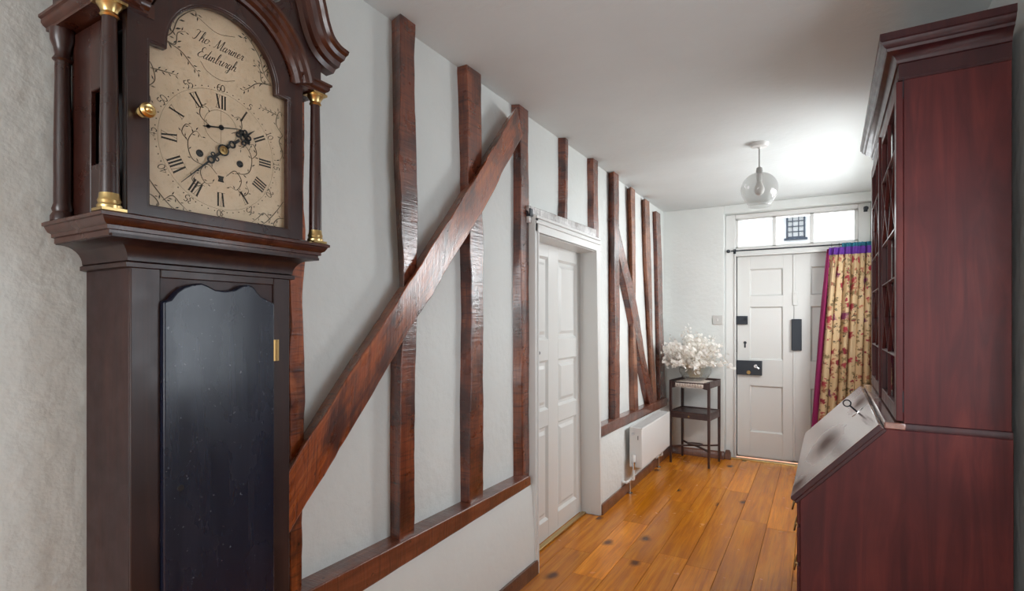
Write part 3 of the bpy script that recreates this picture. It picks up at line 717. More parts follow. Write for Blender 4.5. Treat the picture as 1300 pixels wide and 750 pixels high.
# trunk door with scalloped head
px = [(206, 383), (215, 380), (222, 371), (231, 364.5), (242, 361), (254, 359.5), (262, 362.5), (271.6, 367.7), (284, 369.5), (296.6, 367.7), (306, 362.5), (314, 361.4), (320, 364), (325, 371), (331, 377), (337, 380), (346.7, 385)]
top = [at(u, v, -1.118) for u, v in px]
top = [(p.y - 0.677, p.z) for p in top]
poly = [(top[0][0], 0.56)] + top + [(top[-1][0], 0.56)]
poly = [poly[0], poly[-1]] + poly[-2:0:-1]
td = MB().prism(poly, 0.178, 0.196).obj('trunk_door', M['trunk_door'], ck, bevel=0.0035, seg=3); td['label'] = 'glossy blue-black trunk door with scalloped top'
hg = MB().lathe([(0.0045, 1.205), (0.0045, 1.255)], 8, (0.197, 0.128, 0)); hg.box(0.183, 0.1975, 0.129, 0.137, 1.205, 1.255)
hg.obj('hinge', M['brass_dull'], td)
MB().lathe([(0.007, 0.1958), (0.006, 0.1972)], 12, (0, -0.087, 0.963), 'x').obj('keyhole', M['black'], td)
# mouldings carrying the hood: cove, then steps
cove = [(0.002, 1.400), (0.010, 1.402), (0.010, 1.410), (0.004, 1.413)]
for i in range(9):
    a = i / 8 * PI / 2; cove.append((0.006 + 0.036 * (1 - math.cos(a)), 1.414 + 0.036 * math.sin(a)))
cove += [(0.050, 1.450), (0.050, 1.456), (-0.01, 1.456), (-0.01, 1.400)]
TP = [(0, -0.171), (0.180, -0.171), (0.180, 0.177), (0, 0.177)]
MB().mould(cove, TP).obj('cove_moulding', M['trunk_front'], ck, smooth=40)
base = [(0.0, 1.452), (0.052, 1.452), (0.052, 1.462), (0.057, 1.463), (0.057, 1.470), (0.063, 1.473), (0.067, 1.480), (0.068, 1.483), (0.072, 1.484), (0.072, 1.490), (0.066, 1.4935), (0.0, 1.4935)]
MB().mould(base, [(0, -0.171), (0.172, -0.171), (0.172, 0.177), (0, 0.177)]).obj('hood_base_moulding', M['hood_red'], ck)
B(0, 0.225, -0.22, 0.226, 1.480, 1.4928).obj('hood_floor', M['hood'], ck)
# hood body: side panels with slot windows
hd = MB()
for s in (-1, 1):
    y0, y1 = sorted((s * 0.196, s * 0.206))
    z0, z1 = 1.4925, 1.862
    hd.box(0.0, 0.110, y0, y1, z0, z1).box(0.150, 0.195, y0, y1, z0, z1).box(0.110, 0.150, y0, y1, z0, 1.595).box(0.110, 0.150, y0, y1, 1.735, z1)
hd.box(0.0, 0.012, -0.2, 0.2, 1.4925, 2.0).box(0.0, 0.19, -0.206, 0.206, 1.995, 2.005)
hd.obj('hood_case', M['hood'], ck, bevel=0.002)
CY = -0.005; AZ = 1.832
def arch(hw, zb, sh, r, n=22):
    """outline: up the left jamb, shoulder, arch, shoulder, down, in (y, z)"""
    a0 = math.asin(max(0.0, min(1, (sh - AZ) / r))) if sh > AZ else 0
    p = [(CY - hw, zb), (CY - hw, sh), (CY - r * math.cos(a0), sh)]
    for i in range(1, n):
        a = a0 + (PI - 2 * a0) * i / n; p.append((CY - r * math.cos(a), AZ + r * math.sin(a)))
    p += [(CY + r * math.cos(a0), sh), (CY + hw, sh), (CY + hw, zb)]
    return p
door_o = arch(0.190, 1.4935, 1.868, 0.160); door_i = arch(0.154, 1.5145, 1.828, 0.1235)
hdoor = MB().ring_plate(door_i, door_o, 0.205, 0.222).obj('hood_door', M['hood'], ck, bevel=0.002)
MB().ring_plate(arch(0.150, 1.5185, 1.824, 0.1195), arch(0.157, 1.5115, 1.831, 0.1265), 0.2045, 0.2205).obj('glazing_bead', M['hood'], hdoor, bevel=0.002)
gl = MB(); gp = arch(0.152, 1.516, 1.826, 0.1215); gl.prism(gp, 0.2065, 0.2085); gl.obj('glass', M['clock_glass'], hdoor, smooth=0)
kn = MB().lathe([(0.0085, 0.222), (0.0095, 0.2245), (0.005, 0.227), (0.005, 0.233), (0.011, 0.236), (0.0135, 0.241), (0.0135, 0.246), (0.010, 0.250), (0.0095, 0.2505), (0.006, 0.2495), (0.004, 0.253), (0.001, 0.2545)], 24, (0, -0.170, 1.686), 'x').obj('door_knob', M['brass'], hdoor)
# dial
dx = 0.200
dial = MB().prism(arch(0.158, 1.505, 1.835, 0.128), dx - 0.003, dx).obj('dial', M['dial'], ck, smooth=0); dial['label'] = 'silvered arched dial engraved with numerals, leaf scrolls and lettering'
B(0.012, dx - 0.004, -0.165, 0.155, 1.50, 1.99).obj('movement_box', M['black'], ck)
ink = MB(); faint = MB(); X1 = dx + 0.0005
def pl(b, pts): # thin plate on the dial facing out; pts in dial (y, z)
    n = len(pts); b.add([(X1, p[0], p[1]) for p in pts], [tuple(range(n))])
def stroke(b, pts, wd):
    P = [Vector(p[:2]) for p in pts]; n = len(P); L = []; Rr = []
    for i, p in enumerate(P):
        t = P[min(i + 1, n - 1)] - P[max(i - 1, 0)]
        if t.length < 1e-9: t = Vector((1, 0))
        t.normalize(); k = Vector((-t.y, t.x))
        w_ = wd(i / max(1, n - 1), t) if callable(wd) else wd
        L.append(p + k * w_ / 2); Rr.append(p - k * w_ / 2)
    m = len(b.v); b.v += [(X1, q.x, q.y) for q in L] + [(X1, q.x, q.y) for q in Rr]
    b.f += [(m + i, m + i + 1, m + n + i + 1, m + n + i) for i in range(n - 1)]
DC = Vector((-0.0065, 1.664))
def radial(ang, r, side=0):
    a = math.radians(ang); return DC + Vector((math.sin(a), math.cos(a))) * r + Vector((math.cos(a), -math.sin(a))) * side
ROM = ['XII', 'I', 'II', 'III', 'IIII', 'V', 'VI', 'VII', 'VIII', 'IX', 'X', 'XI']
for h in range(12):
    s = ROM[h]; wd = {'I': 0.0062, 'V': 0.0120, 'X': 0.0120}; tot = sum(wd[c] for c in s); x = -tot / 2
    r0, r1 = 0.090, 0.119; ang = h * 30
    for c in s:
        a = x; b2 = x + wd[c]; x = b2
        if c == 'I': stroke(ink, [radial(ang, r0, (a + b2) / 2), radial(ang, r1, (a + b2) / 2)], 0.0036)
        if c == 'V':
            stroke(ink, [radial(ang, r1, a + 0.003), radial(ang, r0, (a + b2) / 2)], 0.0036); stroke(faint, [radial(ang, r1, b2 - 0.002), radial(ang, r0, (a + b2) / 2)], 0.0008)
        if c == 'X':
            stroke(ink, [radial(ang, r1, a + 0.003), radial(ang, r0, b2 - 0.003)], 0.0034); stroke(faint, [radial(ang, r1, b2 - 0.002), radial(ang, r0, a + 0.002)], 0.0008)
    for rr in (r0, r1): stroke(faint, [radial(ang, rr, -tot / 2), radial(ang, rr, tot / 2)], 0.0006)
    ink.obj('roman_numeral', M['ink'], dial, smooth=0); ink = MB()
for mnt in range(60):
    if mnt % 5:
        c0 = radial(mnt * 6, 0.131); k = 0.0013
        pl(ink, [c0 + Vector((k * math.cos(q * PI / 3), k * math.sin(q * PI / 3))) for q in range(6)])
o = ink.obj('minute_dots', M['ink'], dial, smooth=0); o['kind'] = 'stuff'; ink = MB()
# arabic figures as old-style strokes, figures in a 0.6 x 1 cell
FIG = {'0': [[(.3, 1), (.06, .75), (.06, .25), (.3, 0), (.54, .25), (.54, .75), (.3, 1)]],
       '1': [[(.1, .8), (.32, 1), (.32, 0)], [(.12, 0), (.52, 0)]],
       '2': [[(.06, .75), (.2, 1), (.45, .95), (.52, .7), (.3, .35), (.05, 0), (.55, 0)]],
       '3': [[(.08, .9), (.3, 1), (.5, .8), (.3, .55), (.53, .3), (.3, 0), (.06, .12)]],
       '4': [[(.42, 0), (.42, 1), (.03, .3), (.56, .3)]],
       '5': [[(.52, 1), (.14, 1), (.1, .58), (.35, .62), (.54, .33), (.3, 0), (.05, .1)]],
       '6': [[(.5, .95), (.25, .85), (.06, .4), (.2, 0), (.45, .02), (.54, .3), (.35, .52), (.08, .38)]]}
for h in range(12):
    s = str(60 if h == 0 else h * 5); H_ = 0.0145; ang = h * 30; W_ = 0.0088; x = -W_ * len(s) / 2
    for chx in s:
        for st in FIG[chx]:
            pts = [radial(ang, 0.1275 + p[1] * H_, x + p[0] * W_ / 0.62) for p in (spline(st, 4) if len(st) > 4 else st)]
            stroke(ink, pts, lambda t, d: 0.0007 + 0.0010 * abs(d.y))
        x += W_
    ink.obj('minute_figure', M['ink'], dial, smooth=0); ink = MB()
# engraved script
GL = {'T': (1.25, [[(.0, 1.75), (.25, 2.05), (.8, 1.9), (1.25, 2.1)], [(.72, 1.9), (.6, 1.0), (.5, .3), (.2, 0), (-.05, .2)]]),
      'h': (.95, [[(.05, .2), (.4, 1.3), (.42, 2.0), (.25, 2.0), (.15, 1.0), (.1, 0)], [(.1, .3), (.45, .95), (.65, .75), (.6, .1), (.78, 0), (.95, .2)]]),
      'o': (.85, [[(.55, .95), (.2, .9), (.05, .4), (.25, 0), (.6, .2), (.68, .7), (.5, .98), (.9, .7)]]),
      '.': (.6, [[(.2, .05), (.3, .12), (.3, .0)]]),
      'M': (1.75, [[(-.1, .1), (.15, .15), (.4, 1.2), (.5, 2.0), (.6, 1.0), (.75, .1), (1.1, 1.2), (1.4, 2.0), (1.38, 1.0), (1.35, .1), (1.5, 0), (1.7, .25)]]),
      'a': (.9, [[(.6, .85), (.25, .95), (.05, .4), (.2, 0), (.5, .3), (.65, .95), (.58, .2), (.7, 0), (.9, .25)]]),
      'r': (.7, [[(0, .2), (.2, .95), (.28, .8), (.5, .88), (.42, .2), (.55, 0), (.72, .25)]]),
      'i': (.45, [[(0, .25), (.2, .95), (.14, .2), (.26, 0), (.45, .25)], [(.26, 1.4), (.30, 1.48)]]),
      'n': (.95, [[(0, .6), (.15, .95), (.1, 0)], [(.1, .4), (.45, .98), (.58, .7), (.52, .15), (.68, 0), (.95, .25)]]),
      'e': (.7, [[(.05, .4), (.4, .6), (.45, .9), (.25, .98), (.05, .5), (.2, 0), (.5, .1), (.72, .35)]]),
      'E': (1.2, [[(1.0, 1.8), (.75, 2.1), (.4, 1.8), (.5, 1.2), (.8, 1.1), (.35, 1.0), (.1, .4), (.4, 0), (.8, .1), (1.15, .4)]]),
      'd': (.95, [[(.6, .85), (.25, .95), (.05, .4), (.2, 0), (.5, .3), (.72, 1.2), (.82, 2.0)], [(.78, 1.7), (.6, .3), (.72, 0), (.95, .25)]]),
      'b': (.8, [[(.05, .2), (.35, 1.3), (.4, 2.0), (.2, 1.9), (.1, .6), (.2, 0), (.5, .15), (.55, .8), (.8, .85)]]),
      'u': (.95, [[(0, .6), (.15, .95), (.1, .2), (.25, 0), (.55, .4), (.68, .95), (.6, .2), (.72, 0), (.95, .25)]]),
      'g': (.9, [[(.6, .85), (.25, .95), (.05, .4), (.2, 0), (.5, .3), (.65, .95), (.6, .2), (.5, -.8), (.2, -.95), (.15, -.6), (.6, -.1), (.9, .25)]])}
def script(text, y, z, xh, slant=0.5):
    x = 0
    for chx in text:
        if chx == ' ': x += 0.5; continue
        adv, sts = GL[chx]
        for st in sts:
            pts = [Vector((y + (x + p.x + p.y * slant) * xh * 0.92, z + p.y * xh)) for p in spline(st, 5)]
            stroke(ink, pts, lambda t, d: 0.0005 + 0.00125 * max(0.0, -(d.y if d.y < 0 else -d.y * 0.35) if d.y < 0 else 0.15))
        x += adv
    return x * xh
script('Tho. Mariner', -0.067, 1.878, 0.0116)
script('Edinburgh', -0.058, 1.846, 0.0116)
o = ink.obj('lettering', M['ink'], dial, smooth=0); o['kind'] = 'stuff'; o['label'] = 'engraved script reading Tho. Mariner, Edinburgh'; ink = MB()
# leaf scrolls
def vine(pts, leaves, size=0.012, wd=0.0014, both=True, start=0.15):
    P = spline(pts, 8); stroke(faint, P, lambda t, d: wd * (0.5 + 0.9 * math.sin(PI * min(1, t + 0.1))))
    for i in range(leaves):
        t = start + (1 - start) * i / max(1, leaves - 1); k = min(int(t * (len(P) - 1)), len(P) - 2)
        d = (P[k + 1] - P[k]).normalized(); nrm = Vector((-d.y, d.x)); s = (1 if i % 2 else -1) if both else 1
        ax = (d * 0.75 + nrm * s * 0.75).normalized(); n2 = Vector((-ax.y, ax.x)); b = P[k] + ax * size * 0.2
        L = size * R.uniform(0.75, 1.15)
        pl(ink if i % 3 else faint, [b, b + ax * L * 0.45 + n2 * L * 0.17, b + ax * L, b + ax * L * 0.55 - n2 * L * 0.12])
for s in (-1, 1):
    f_ = lambda y, z: (CY + s * y, z)
    vine([f_(.118, 1.852), f_(.095, 1.850), f_(.090, 1.875), f_(.075, 1.885)], 7, 0.010)
    vine([f_(.100, 1.872), f_(.112, 1.892), f_(.100, 1.915)], 5, 0.010)
    vine([f_(.150, 1.742), f_(.140, 1.725), f_(.150, 1.70), f_(.142, 1.68)], 5, 0.009)
    vine([f_(.035, 1.590), f_(.050, 1.578), f_(.062, 1.590), f_(.055, 1.605)], 5, 0.009)
    vine([f_(.070, 1.665), f_(.082, 1.680), f_(.074, 1.698), f_(.062, 1.694)], 5, 0.009)
    vine([f_(.118, 1.535), f_(.100, 1.548), f_(.085, 1.535), f_(.070, 1.522)], 6, 0.009)
for s in (-1, 1):
    f_ = lambda y, z: (CY + s * y, z)
    vine([f_(.118, 1.852), f_(.100, 1.872), f_(.088, 1.905), f_(.060, 1.935), f_(.050, 1.928)], 11)
    vine([f_(.120, 1.850), f_(.085, 1.842), f_(.062, 1.822), f_(.048, 1.812)], 9, 0.009)
    vine([f_(.150, 1.742), f_(.132, 1.765), f_(.140, 1.795), f_(.153, 1.79)], 6, 0.009)
    vine([f_(.140, 1.785), f_(.115, 1.788), f_(.090, 1.79)], 8, 0.008)
    vine([f_(.152, 1.585), f_(.130, 1.555), f_(.105, 1.528), f_(.09, 1.520)], 7, 0.009)
    vine([f_(.153, 1.545), f_(.135, 1.54), f_(.125, 1.525), f_(.14, 1.520)], 5, 0.008)
    vine([f_(.010, 1.612), f_(.030, 1.628), f_(.045, 1.61), f_(.035, 1.588), f_(.018, 1.592)], 6, 0.008)
    vine([f_(.030, 1.622), f_(.062, 1.632), f_(.070, 1.665), f_(.055, 1.69), f_(.042, 1.68)], 8, 0.009)
    vine([f_(.022, 1.708), f_(.045, 1.725), f_(.042, 1.748), f_(.028, 1.745)], 5, 0.008)
stroke(faint, spline([(CY - .045, 1.838), (CY - .03, 1.822), (CY, 1.815), (CY + .03, 1.826)], 6), 0.0009)
stroke(faint, spline([(CY - .05, 1.926), (CY - .01, 1.912), (CY + .03, 1.922)], 6), 0.0009)
SC = Vector((-0.0065, 1.7135))
stroke(faint, [SC + Vector((0.036 * math.cos(q * PI / 16), 0.036 * math.sin(q * PI / 16))) for q in range(33)], 0.0007)
stroke(faint, [SC + Vector((0, 0.036)), SC + Vector((0, -0.036))], 0.0005)
stroke(faint, [DC + Vector((0.1255 * math.cos(q * PI / 32), 0.1255 * math.sin(q * PI / 32))) for q in range(65)], 0.0004)
pl(ink, [(DC.x - .007, 1.597), (DC.x + .007, 1.597), (DC.x + .005, 1.603), (DC.x + .007, 1.610), (DC.x - .007, 1.610), (DC.x - .005, 1.603)])
for b_, m_ in ((ink, M['ink']), (faint, M['ink_faint'])):
    o = b_.obj('leaf_engraving', m_, dial, smooth=0); o['kind'] = 'stuff'
for wy in (-0.0515, 0.0365):
    MB().lathe([(0.0075, dx + 0.0002), (0.0075, dx + 0.0012), (0.0048, dx + 0.0013), (0.0042, dx + 0.0006)], 14, (0, wy, 1.6465), 'x').obj('winding_hole', M['blued'], dial)
# hands
def hand(name, outline_pts, x, mat=M['blued']):
    b = MB()
    for poly in outline_pts: b.prism([tuple(p) for p in poly], x, x + 0.0012)
    return b.obj(name, mat, dial, smooth=0)
def bar(a, b, w0, w1):
    a = Vector(a); b = Vector(b); d = (b - a).normalized(); k = Vector((-d.y, d.x)); return [a + k * w0, a - k * w0, b - k * w1, b + k * w1]
def disc(c, r, n=14): return [Vector(c) + Vector((r * math.cos(2 * PI * q / n), r * math.sin(2 * PI * q / n))) for q in range(n)]
def ringpolys(c, r0, r1, n=14):
    c = Vector(c); o = []
    for q in range(n):
        a, b = 2 * PI * q / n, 2 * PI * (q + 1) / n
        o.append([c + Vector((r0 * math.cos(a), r0 * math.sin(a))), c + Vector((r1 * math.cos(a), r1 * math.sin(a))), c + Vector((r1 * math.cos(b), r1 * math.sin(b))), c + Vector((r0 * math.cos(b), r0 * math.sin(b)))])
    return o
HC0 = Vector((-0.004, 1.665))
md = (Vector((-0.091, 1.577)) - HC0); mu = md.normalized(); mk = Vector((-mu.y, mu.x))
polys = [bar(HC0 + mu * 0.008, HC0 + mu * 0.030, 0.0035, 0.0022), bar(HC0 + mu * 0.046, HC0 + mu * md.length, 0.0020, 0.0004), bar(HC0 - mu * 0.008, HC0 - mu * 0.022, 0.003, 0.0045)]
polys += ringpolys(HC0 + mu * 0.038, 0.0045, 0.0085) + ringpolys(HC0 + mu * 0.026 + mk * 0.006, 0.0025, 0.005, 10) + ringpolys(HC0 + mu * 0.026 - mk * 0.006, 0.0025, 0.005, 10) + [disc(HC0, 0.0125)]
hand('minute_hand', polys, dx + 0.0052)
hu = (Vector((0.070, 1.730)) - HC0).normalized(); hk2 = Vector((-hu.y, hu.x)); HL = 0.098
polys = [bar(HC0, HC0 + hu * 0.020, 0.004, 0.003), bar(HC0 + hu * 0.036, HC0 + hu * 0.050, 0.003, 0.003), bar(HC0 + hu * 0.070, HC0 + hu * HL, 0.003, 0.0004)]
polys += ringpolys(HC0 + hu * 0.028, 0.0045, 0.0085)
for a, r in ((0.056, 0.010), (0.066, 0.011), (0.074, 0.007)):
    for s in (-1, 1): polys += ringpolys(HC0 + hu * a + hk2 * s * r, 0.0028, 0.0062, 10)
polys += ringpolys(HC0 + hu * 0.062, 0.004, 0.0078, 12) + [bar(HC0 + hu * 0.066 - hk2 * 0.018, HC0 + hu * 0.066 + hk2 * 0.018, 0.0014, 0.0014)]
hand('hour_hand', polys, dx + 0.0028)
su = Vector((0.036, 0.008)).normalized()
hand('second_hand', [bar(SC - su * 0.026, SC + su * 0.040, 0.0016, 0.0006), disc(SC, 0.0055), disc(SC - su * 0.029, 0.0042, 10), bar(SC - su * 0.040, SC - su * 0.024, 0.0005, 0.002)], dx + 0.0018)
MB().lathe([(0.009, dx + 0.006), (0.009, dx + 0.0072), (0.006, dx + 0.0078), (0.0055, dx + 0.0066), (0.0028, dx + 0.0066), (0.0025, dx + 0.0088)], 16, (0, HC0.x, HC0.y), 'x').obj('hand_collet', M['brass_dull'], dial)
# columns
def column(y, x, front=True):
    zb, zt = 1.4935, 1.866
    r = 0.0135
    prof = [(r + .0015, zb + 0.022), (r + .0015, zb + 0.03), (r + .001, zb + 0.15), (r - 0.001, zb + 0.25), (r - 0.0025, zt - 0.024)]
    if not front: prof = [(r + .006, zb), (r + .006, zb + .010), (r + .002, zb + .018), (r + .004, zb + .024), (r + .001, zb + .034), (r + .001, zb + .15), (r - .001, zb + .27), (r - .001, zt - .062), (r + .003, zt - .058), (r - .001, zt - .05), (r + .001, zt - .035), (r + .006, zt - .022), (r + .007, zt)]
    c = MB().lathe(prof, 22, (x, y, 0)).obj('hood_column', M['hood'], ck)
    if front:
        MB().box(x - .0195, x + .0195, y - .0195, y + .0195, zb, zb + .005).lathe([(r + .005, zb + .005), (r + .0055, zb + .010), (r + .003, zb + .014), (r + .0045, zb + .019), (r + .0025, zb + .024), (r + .0018, zb + .032)], 22, (x, y, 0)).obj('brass_base', M['brass'], c)
        MB().lathe([(r - .0015, zt - .028), (r + .001, zt - .025), (r - .001, zt - .020), (r + .001, zt - .014), (r + .006, zt - .007), (r + .006, zt - .003)], 22, (x, y, 0)).box(x - .0205, x + .0205, y - .0205, y + .0205, zt - .004, zt + .001).obj('brass_capital', M['brass'], c)
    return c
for s in (-1, 1):
    column(0.0025 + s * 0.2225, 0.218); column(0.0025 + s * 0.2225, 0.030, False)
# entablature returns above the columns, frieze blocks
ent = [(0.0, 1.866), (0.024, 1.866), (0.024, 1.872), (0.029, 1.875), (0.032, 1.880), (0.032, 1.886), (0.036, 1.888), (0.036, 1.893), (0.0, 1.893)]
for pth, y0, y1 in (([(0.0, -0.212), (0.212, -0.212), (0.212, -0.165)], -0.2265, -0.150), ([(0.212, 0.165), (0.212, 0.217), (0.0, 0.217)], 0.150, 0.2315)):
    MB().mould(ent, pth).box(0, 0.2265, y0, y1, 1.8665, 1.8925).obj('column_cornice', M['hood_red'], ck)
for y0, y1 in ((-0.226, -0.198), (0.198, 0.231)): B(0.0, 0.222, y0, y1, 1.893, 1.990).obj('frieze_block', M['hood'], ck, bevel=0.002)
# arch moulding round the door head
def arc_mould(prof, r0, sh, name, mat):
    b = MB(); n = 30; m = len(prof); a0 = math.asin((sh - AZ) / r0)
    rows = []
    for i in range(n + 1):
        a = a0 + (PI - 2 * a0) * i / n
        for dr, x in prof: b.v.append((x, CY - (r0 + dr) * math.cos(a), AZ + (r0 + dr) * math.sin(a)))
    for i in range(n):
        for q in range(m - 1): b.f.append((i * m + q, i * m + q + 1, (i + 1) * m + q + 1, (i + 1) * m + q))
        b.f.append((i * m + m - 1, i * m, (i + 1) * m, (i + 1) * m + m - 1))
    b.f += [tuple(range(m)), tuple(range(n * m + m - 1, n * m - 1, -1))]
    return b.obj(name, mat, ck)
arc_mould([(0, .19), (0, .226), (.006, .228), (.010, .238), (.018, .240), (.020, .247), (.030, .249), (.032, .256), (.038, .256), (.038, .19)], 0.163, 1.866, 'arch_moulding', M['hood_red'])
# tympanum with two dips beside the centre block, in profile from the photograph
tp = []
def circ(cy, cz, r, a0, a1, n): return [(cy + r * math.cos(math.radians(a0 + (a1 - a0) * i / n)), cz + r * math.sin(math.radians(a0 + (a1 - a0) * i / n))) for i in range(n + 1)]
half = [(0.035, 2.16), (0.035, 2.070)] + circ(0.082, 2.075, 0.047, 180, 330, 10) + [(0.135, 2.10), (0.175, 2.06), (0.195, 2.02), (0.235, 1.99), (0.235, 1.895), (0.19, 1.893)]
arcb = [(0.190 * math.sin(math.radians(a)), AZ + 0.190 * math.cos(math.radians(a))) for a in range(70, -71, -7)]
right = half[:]; left = [(-p[0], p[1]) for p in half][::-1]
poly = [(p[0] + 0.0025, p[1]) for p in left + right] + [(p[0] + CY, max(p[1], 1.893)) for p in arcb]
ty = MB().prism(poly, 0.19, 0.224).obj('tympanum', M['hood'], ck, smooth=0)
fr2 = MB()
def flat_ring(b, pts, wd, x):
    global X1
    old = X1; X1 = x; stroke(b, pts, wd); X1 = old
for s in (-1, 1):
    for rr in (0.054, 0.062): flat_ring(fr2, [(0.0025 + s * p[0], p[1]) for p in circ(0.082, 2.075, rr, 190, 320, 16)], 0.0022, 0.2246)
    flat_ring(fr2, spline([(s * .20, 1.915), (s * .222, 1.93), (s * .215, 1.955), (s * .195, 1.95), (s * .19, 1.975), (s * .16, 2.0)], 6), 0.0025, 0.2246)
    flat_ring(fr2, spline([(s * .145, 2.02), (s * .15, 2.05), (s * .13, 2.075), (s * .115, 2.05)], 6), 0.0025, 0.2246)
fr2.obj('blind_fret', M['mahogany_dark'], ty, smooth=0)
# swan necks: moulding swept along a curve in the front plane
def swan(s):
    ctr = spline([(0.276, 1.958), (0.243, 1.965), (0.214, 1.985), (0.195, 2.020), (0.182, 2.062), (0.165, 2.105), (0.130, 2.140), (0.085, 2.150), (0.055, 2.128), (0.062, 2.10)], 6)
    prof = [(-.022, .20), (-.022, .228), (-.012, .234), (-.010, .246), (.002, .250), (.006, .262), (.014, .266), (.018, .274), (.026, .276), (.026, .20)]
    b = MB(); m = len(prof)
    for i, p in enumerate(ctr):
        t = (ctr[min(i + 1, len(ctr) - 1)] - ctr[max(i - 1, 0)]).normalized(); k = Vector((-t.y, t.x))
        if k.x < 0 and i < 4: pass
        k = -k if k.y < 0 and i < 6 else k
        for o, x in prof:
            q = p + Vector((t.y, -t.x)) * (o * 1.0); b.v.append((x, 0.0025 + s * q.x, q.y))
    n = len(ctr)
    for i in range(n - 1):
        for q in range(m - 1): b.f.append((i * m + q, i * m + q + 1, (i + 1) * m + q + 1, (i + 1) * m + q))
        b.f.append((i * m + m - 1, i * m, (i + 1) * m, (i + 1) * m + m - 1))
    b.f += [tuple(range(m)), tuple(range((n - 1) * m + m - 1, (n - 1) * m - 1, -1))]
    return b.obj('swan_neck', M['hood_red'], ck)
for s in (-1, 1): swan(s)
up = [(0.0, 1.968), (0.012, 1.972), (0.018, 1.984), (0.030, 1.988), (0.036, 2.0), (0.044, 2.004), (0.0, 2.004)]
for pth in ([(0.0, -0.226), (0.205, -0.226)], [(0.205, 0.231), (0.0, 0.231)]): MB().mould(up, pth).obj('side_cornice', M['hood_red'], ck)

# ------------------------------------------------------------------ bureau bookcase
bu = empty('bureau_bookcase', (-0.058, 2.0, 0), math.radians(-1.0)); tag(bu, 'tall mahogany bureau bookcase with sloping lid and glazed doors along the right wall', 'bureau')
BL = 1.14
prof = [(0.008, 0.10), (0.008, 0.712), (0.240, 0.965), (0.535, 0.965), (0.535, 0.10)]
MB().prism(prof, 0.0, BL, 'y').obj('carcass', M['mahogany'], bu, bevel=0.002)
for y0, y1 in ((-0.012, 0.16), (BL - 0.16, BL + 0.012)):
    ft = MB(); ft.prism([(y0, 0), (y0 + 0.05 if y0 < 0.1 else y0 + 0.11, 0), (y1 if y0 < .1 else y1 - 0.05, 0.07) if False else ((y0 + y1) / 2, 0.06), (y1, 0.0) if y0 > .1 else (y1, 0.085), (y1, 0.11), (y0, 0.11)], -0.01, 0.02)
    e0 = y0 if y0 < .1 else y1 - 0.02
    ft.box(0.0, 0.53, e0, e0 + 0.02, 0.0, 0.11)
    ft.obj('bracket_foot', M['mahogany_dark'], bu)
MB().mould([(0, 0.10), (0.014, 0.10), (0.014, 0.115), (0.006, 0.128), (0, 0.13)], [(0.008, BL), (0.008, 0), (0.535, 0)][::-1] if False else [(0.008, BL), (0.008, 0.0), (0.535, 0.0)]).obj('plinth_moulding', M['mahogany_dark'], bu) if False else None
for z0, z1, sp in ((0.135, 0.315, 1), (0.325, 0.475, 1), (0.485, 0.605, 1), (0.615, 0.698, 2)):
    for k in range(sp):
        y0 = 0.025 + k * (BL - 0.05) / sp + (0.004 if k else 0); y1 = 0.025 + (k + 1) * (BL - 0.05) / sp - 0.004
        dr = B(-0.003, 0.008, y0, y1, z0, z1).obj('drawer', M['mahogany'], bu, bevel=0.003)
        for hy in ((y0 + 0.2 * (y1 - y0)), (y1 - 0.2 * (y1 - y0))):
            zc = (z0 + z1) / 2
            h = MB().tube([(-0.004, hy - 0.04, zc + .012), (-0.016, hy - 0.04, zc + .012)], 0.004, 8).tube([(-0.004, hy + 0.04, zc + .012), (-0.016, hy + 0.04, zc + .012)], 0.004, 8)
            h.tube(spline([(-0.014, hy - 0.042, zc + .012), (-0.020, hy - 0.036, zc - .014), (-0.021, hy, zc - .022), (-0.020, hy + 0.036, zc - .014), (-0.014, hy + 0.042, zc + .012)], 5), 0.003, 8)
            h.box(-0.0045, -0.003, hy - 0.05, hy + 0.05, zc - .016, zc + .026)
            h.obj('handle', M['brass_dull'], dr)
def two_tone(o):
    o.data.materials.append(M['mahogany_dark'])
    for p in o.data.polygons:
        if abs(p.normal.y) > 0.9: p.material_index = 1
# lid: sloping board, slightly proud with a moulded edge
P0, P1 = Vector((-0.004, 0.705)), Vector((0.236, 0.967)); sd = (P1 - P0).normalized(); sn = Vector((-sd.y, sd.x))
def lidp(a, h): q = P0 + sd * a + sn * h; return (q.x, q.y)
LL = (P1 - P0).length
lid = MB().prism([lidp(-0.006, 0.0), lidp(-0.010, 0.006), lidp(-0.010, 0.012), lidp(-0.004, 0.018), lidp(LL, 0.018), lidp(LL, 0.0)], -0.008, BL + 0.008, 'y').obj('lid', M['lid'], bu, bevel=0.003); two_tone(lid); lid['label'] = 'sloping fall-front lid with painted-in dark reflections and a key in its lock'
MB().prism([lidp(-0.008, -0.010), lidp(-0.008, 0.001), lidp(LL, 0.001), lidp(LL, -0.010)], -0.005, BL + 0.005, 'y').obj('lid_edge', M['mahogany_dark'], lid, bevel=0.002)
for a in (LL + 0.001,):
    q = P0 + sd * a; MB().box(q.x + 0.0, 0.292, 0.002, BL - 0.002, 0.965, 0.986).obj('desk_top', M['lid'], bu, bevel=0.004); two_tone(bu.children[-1])
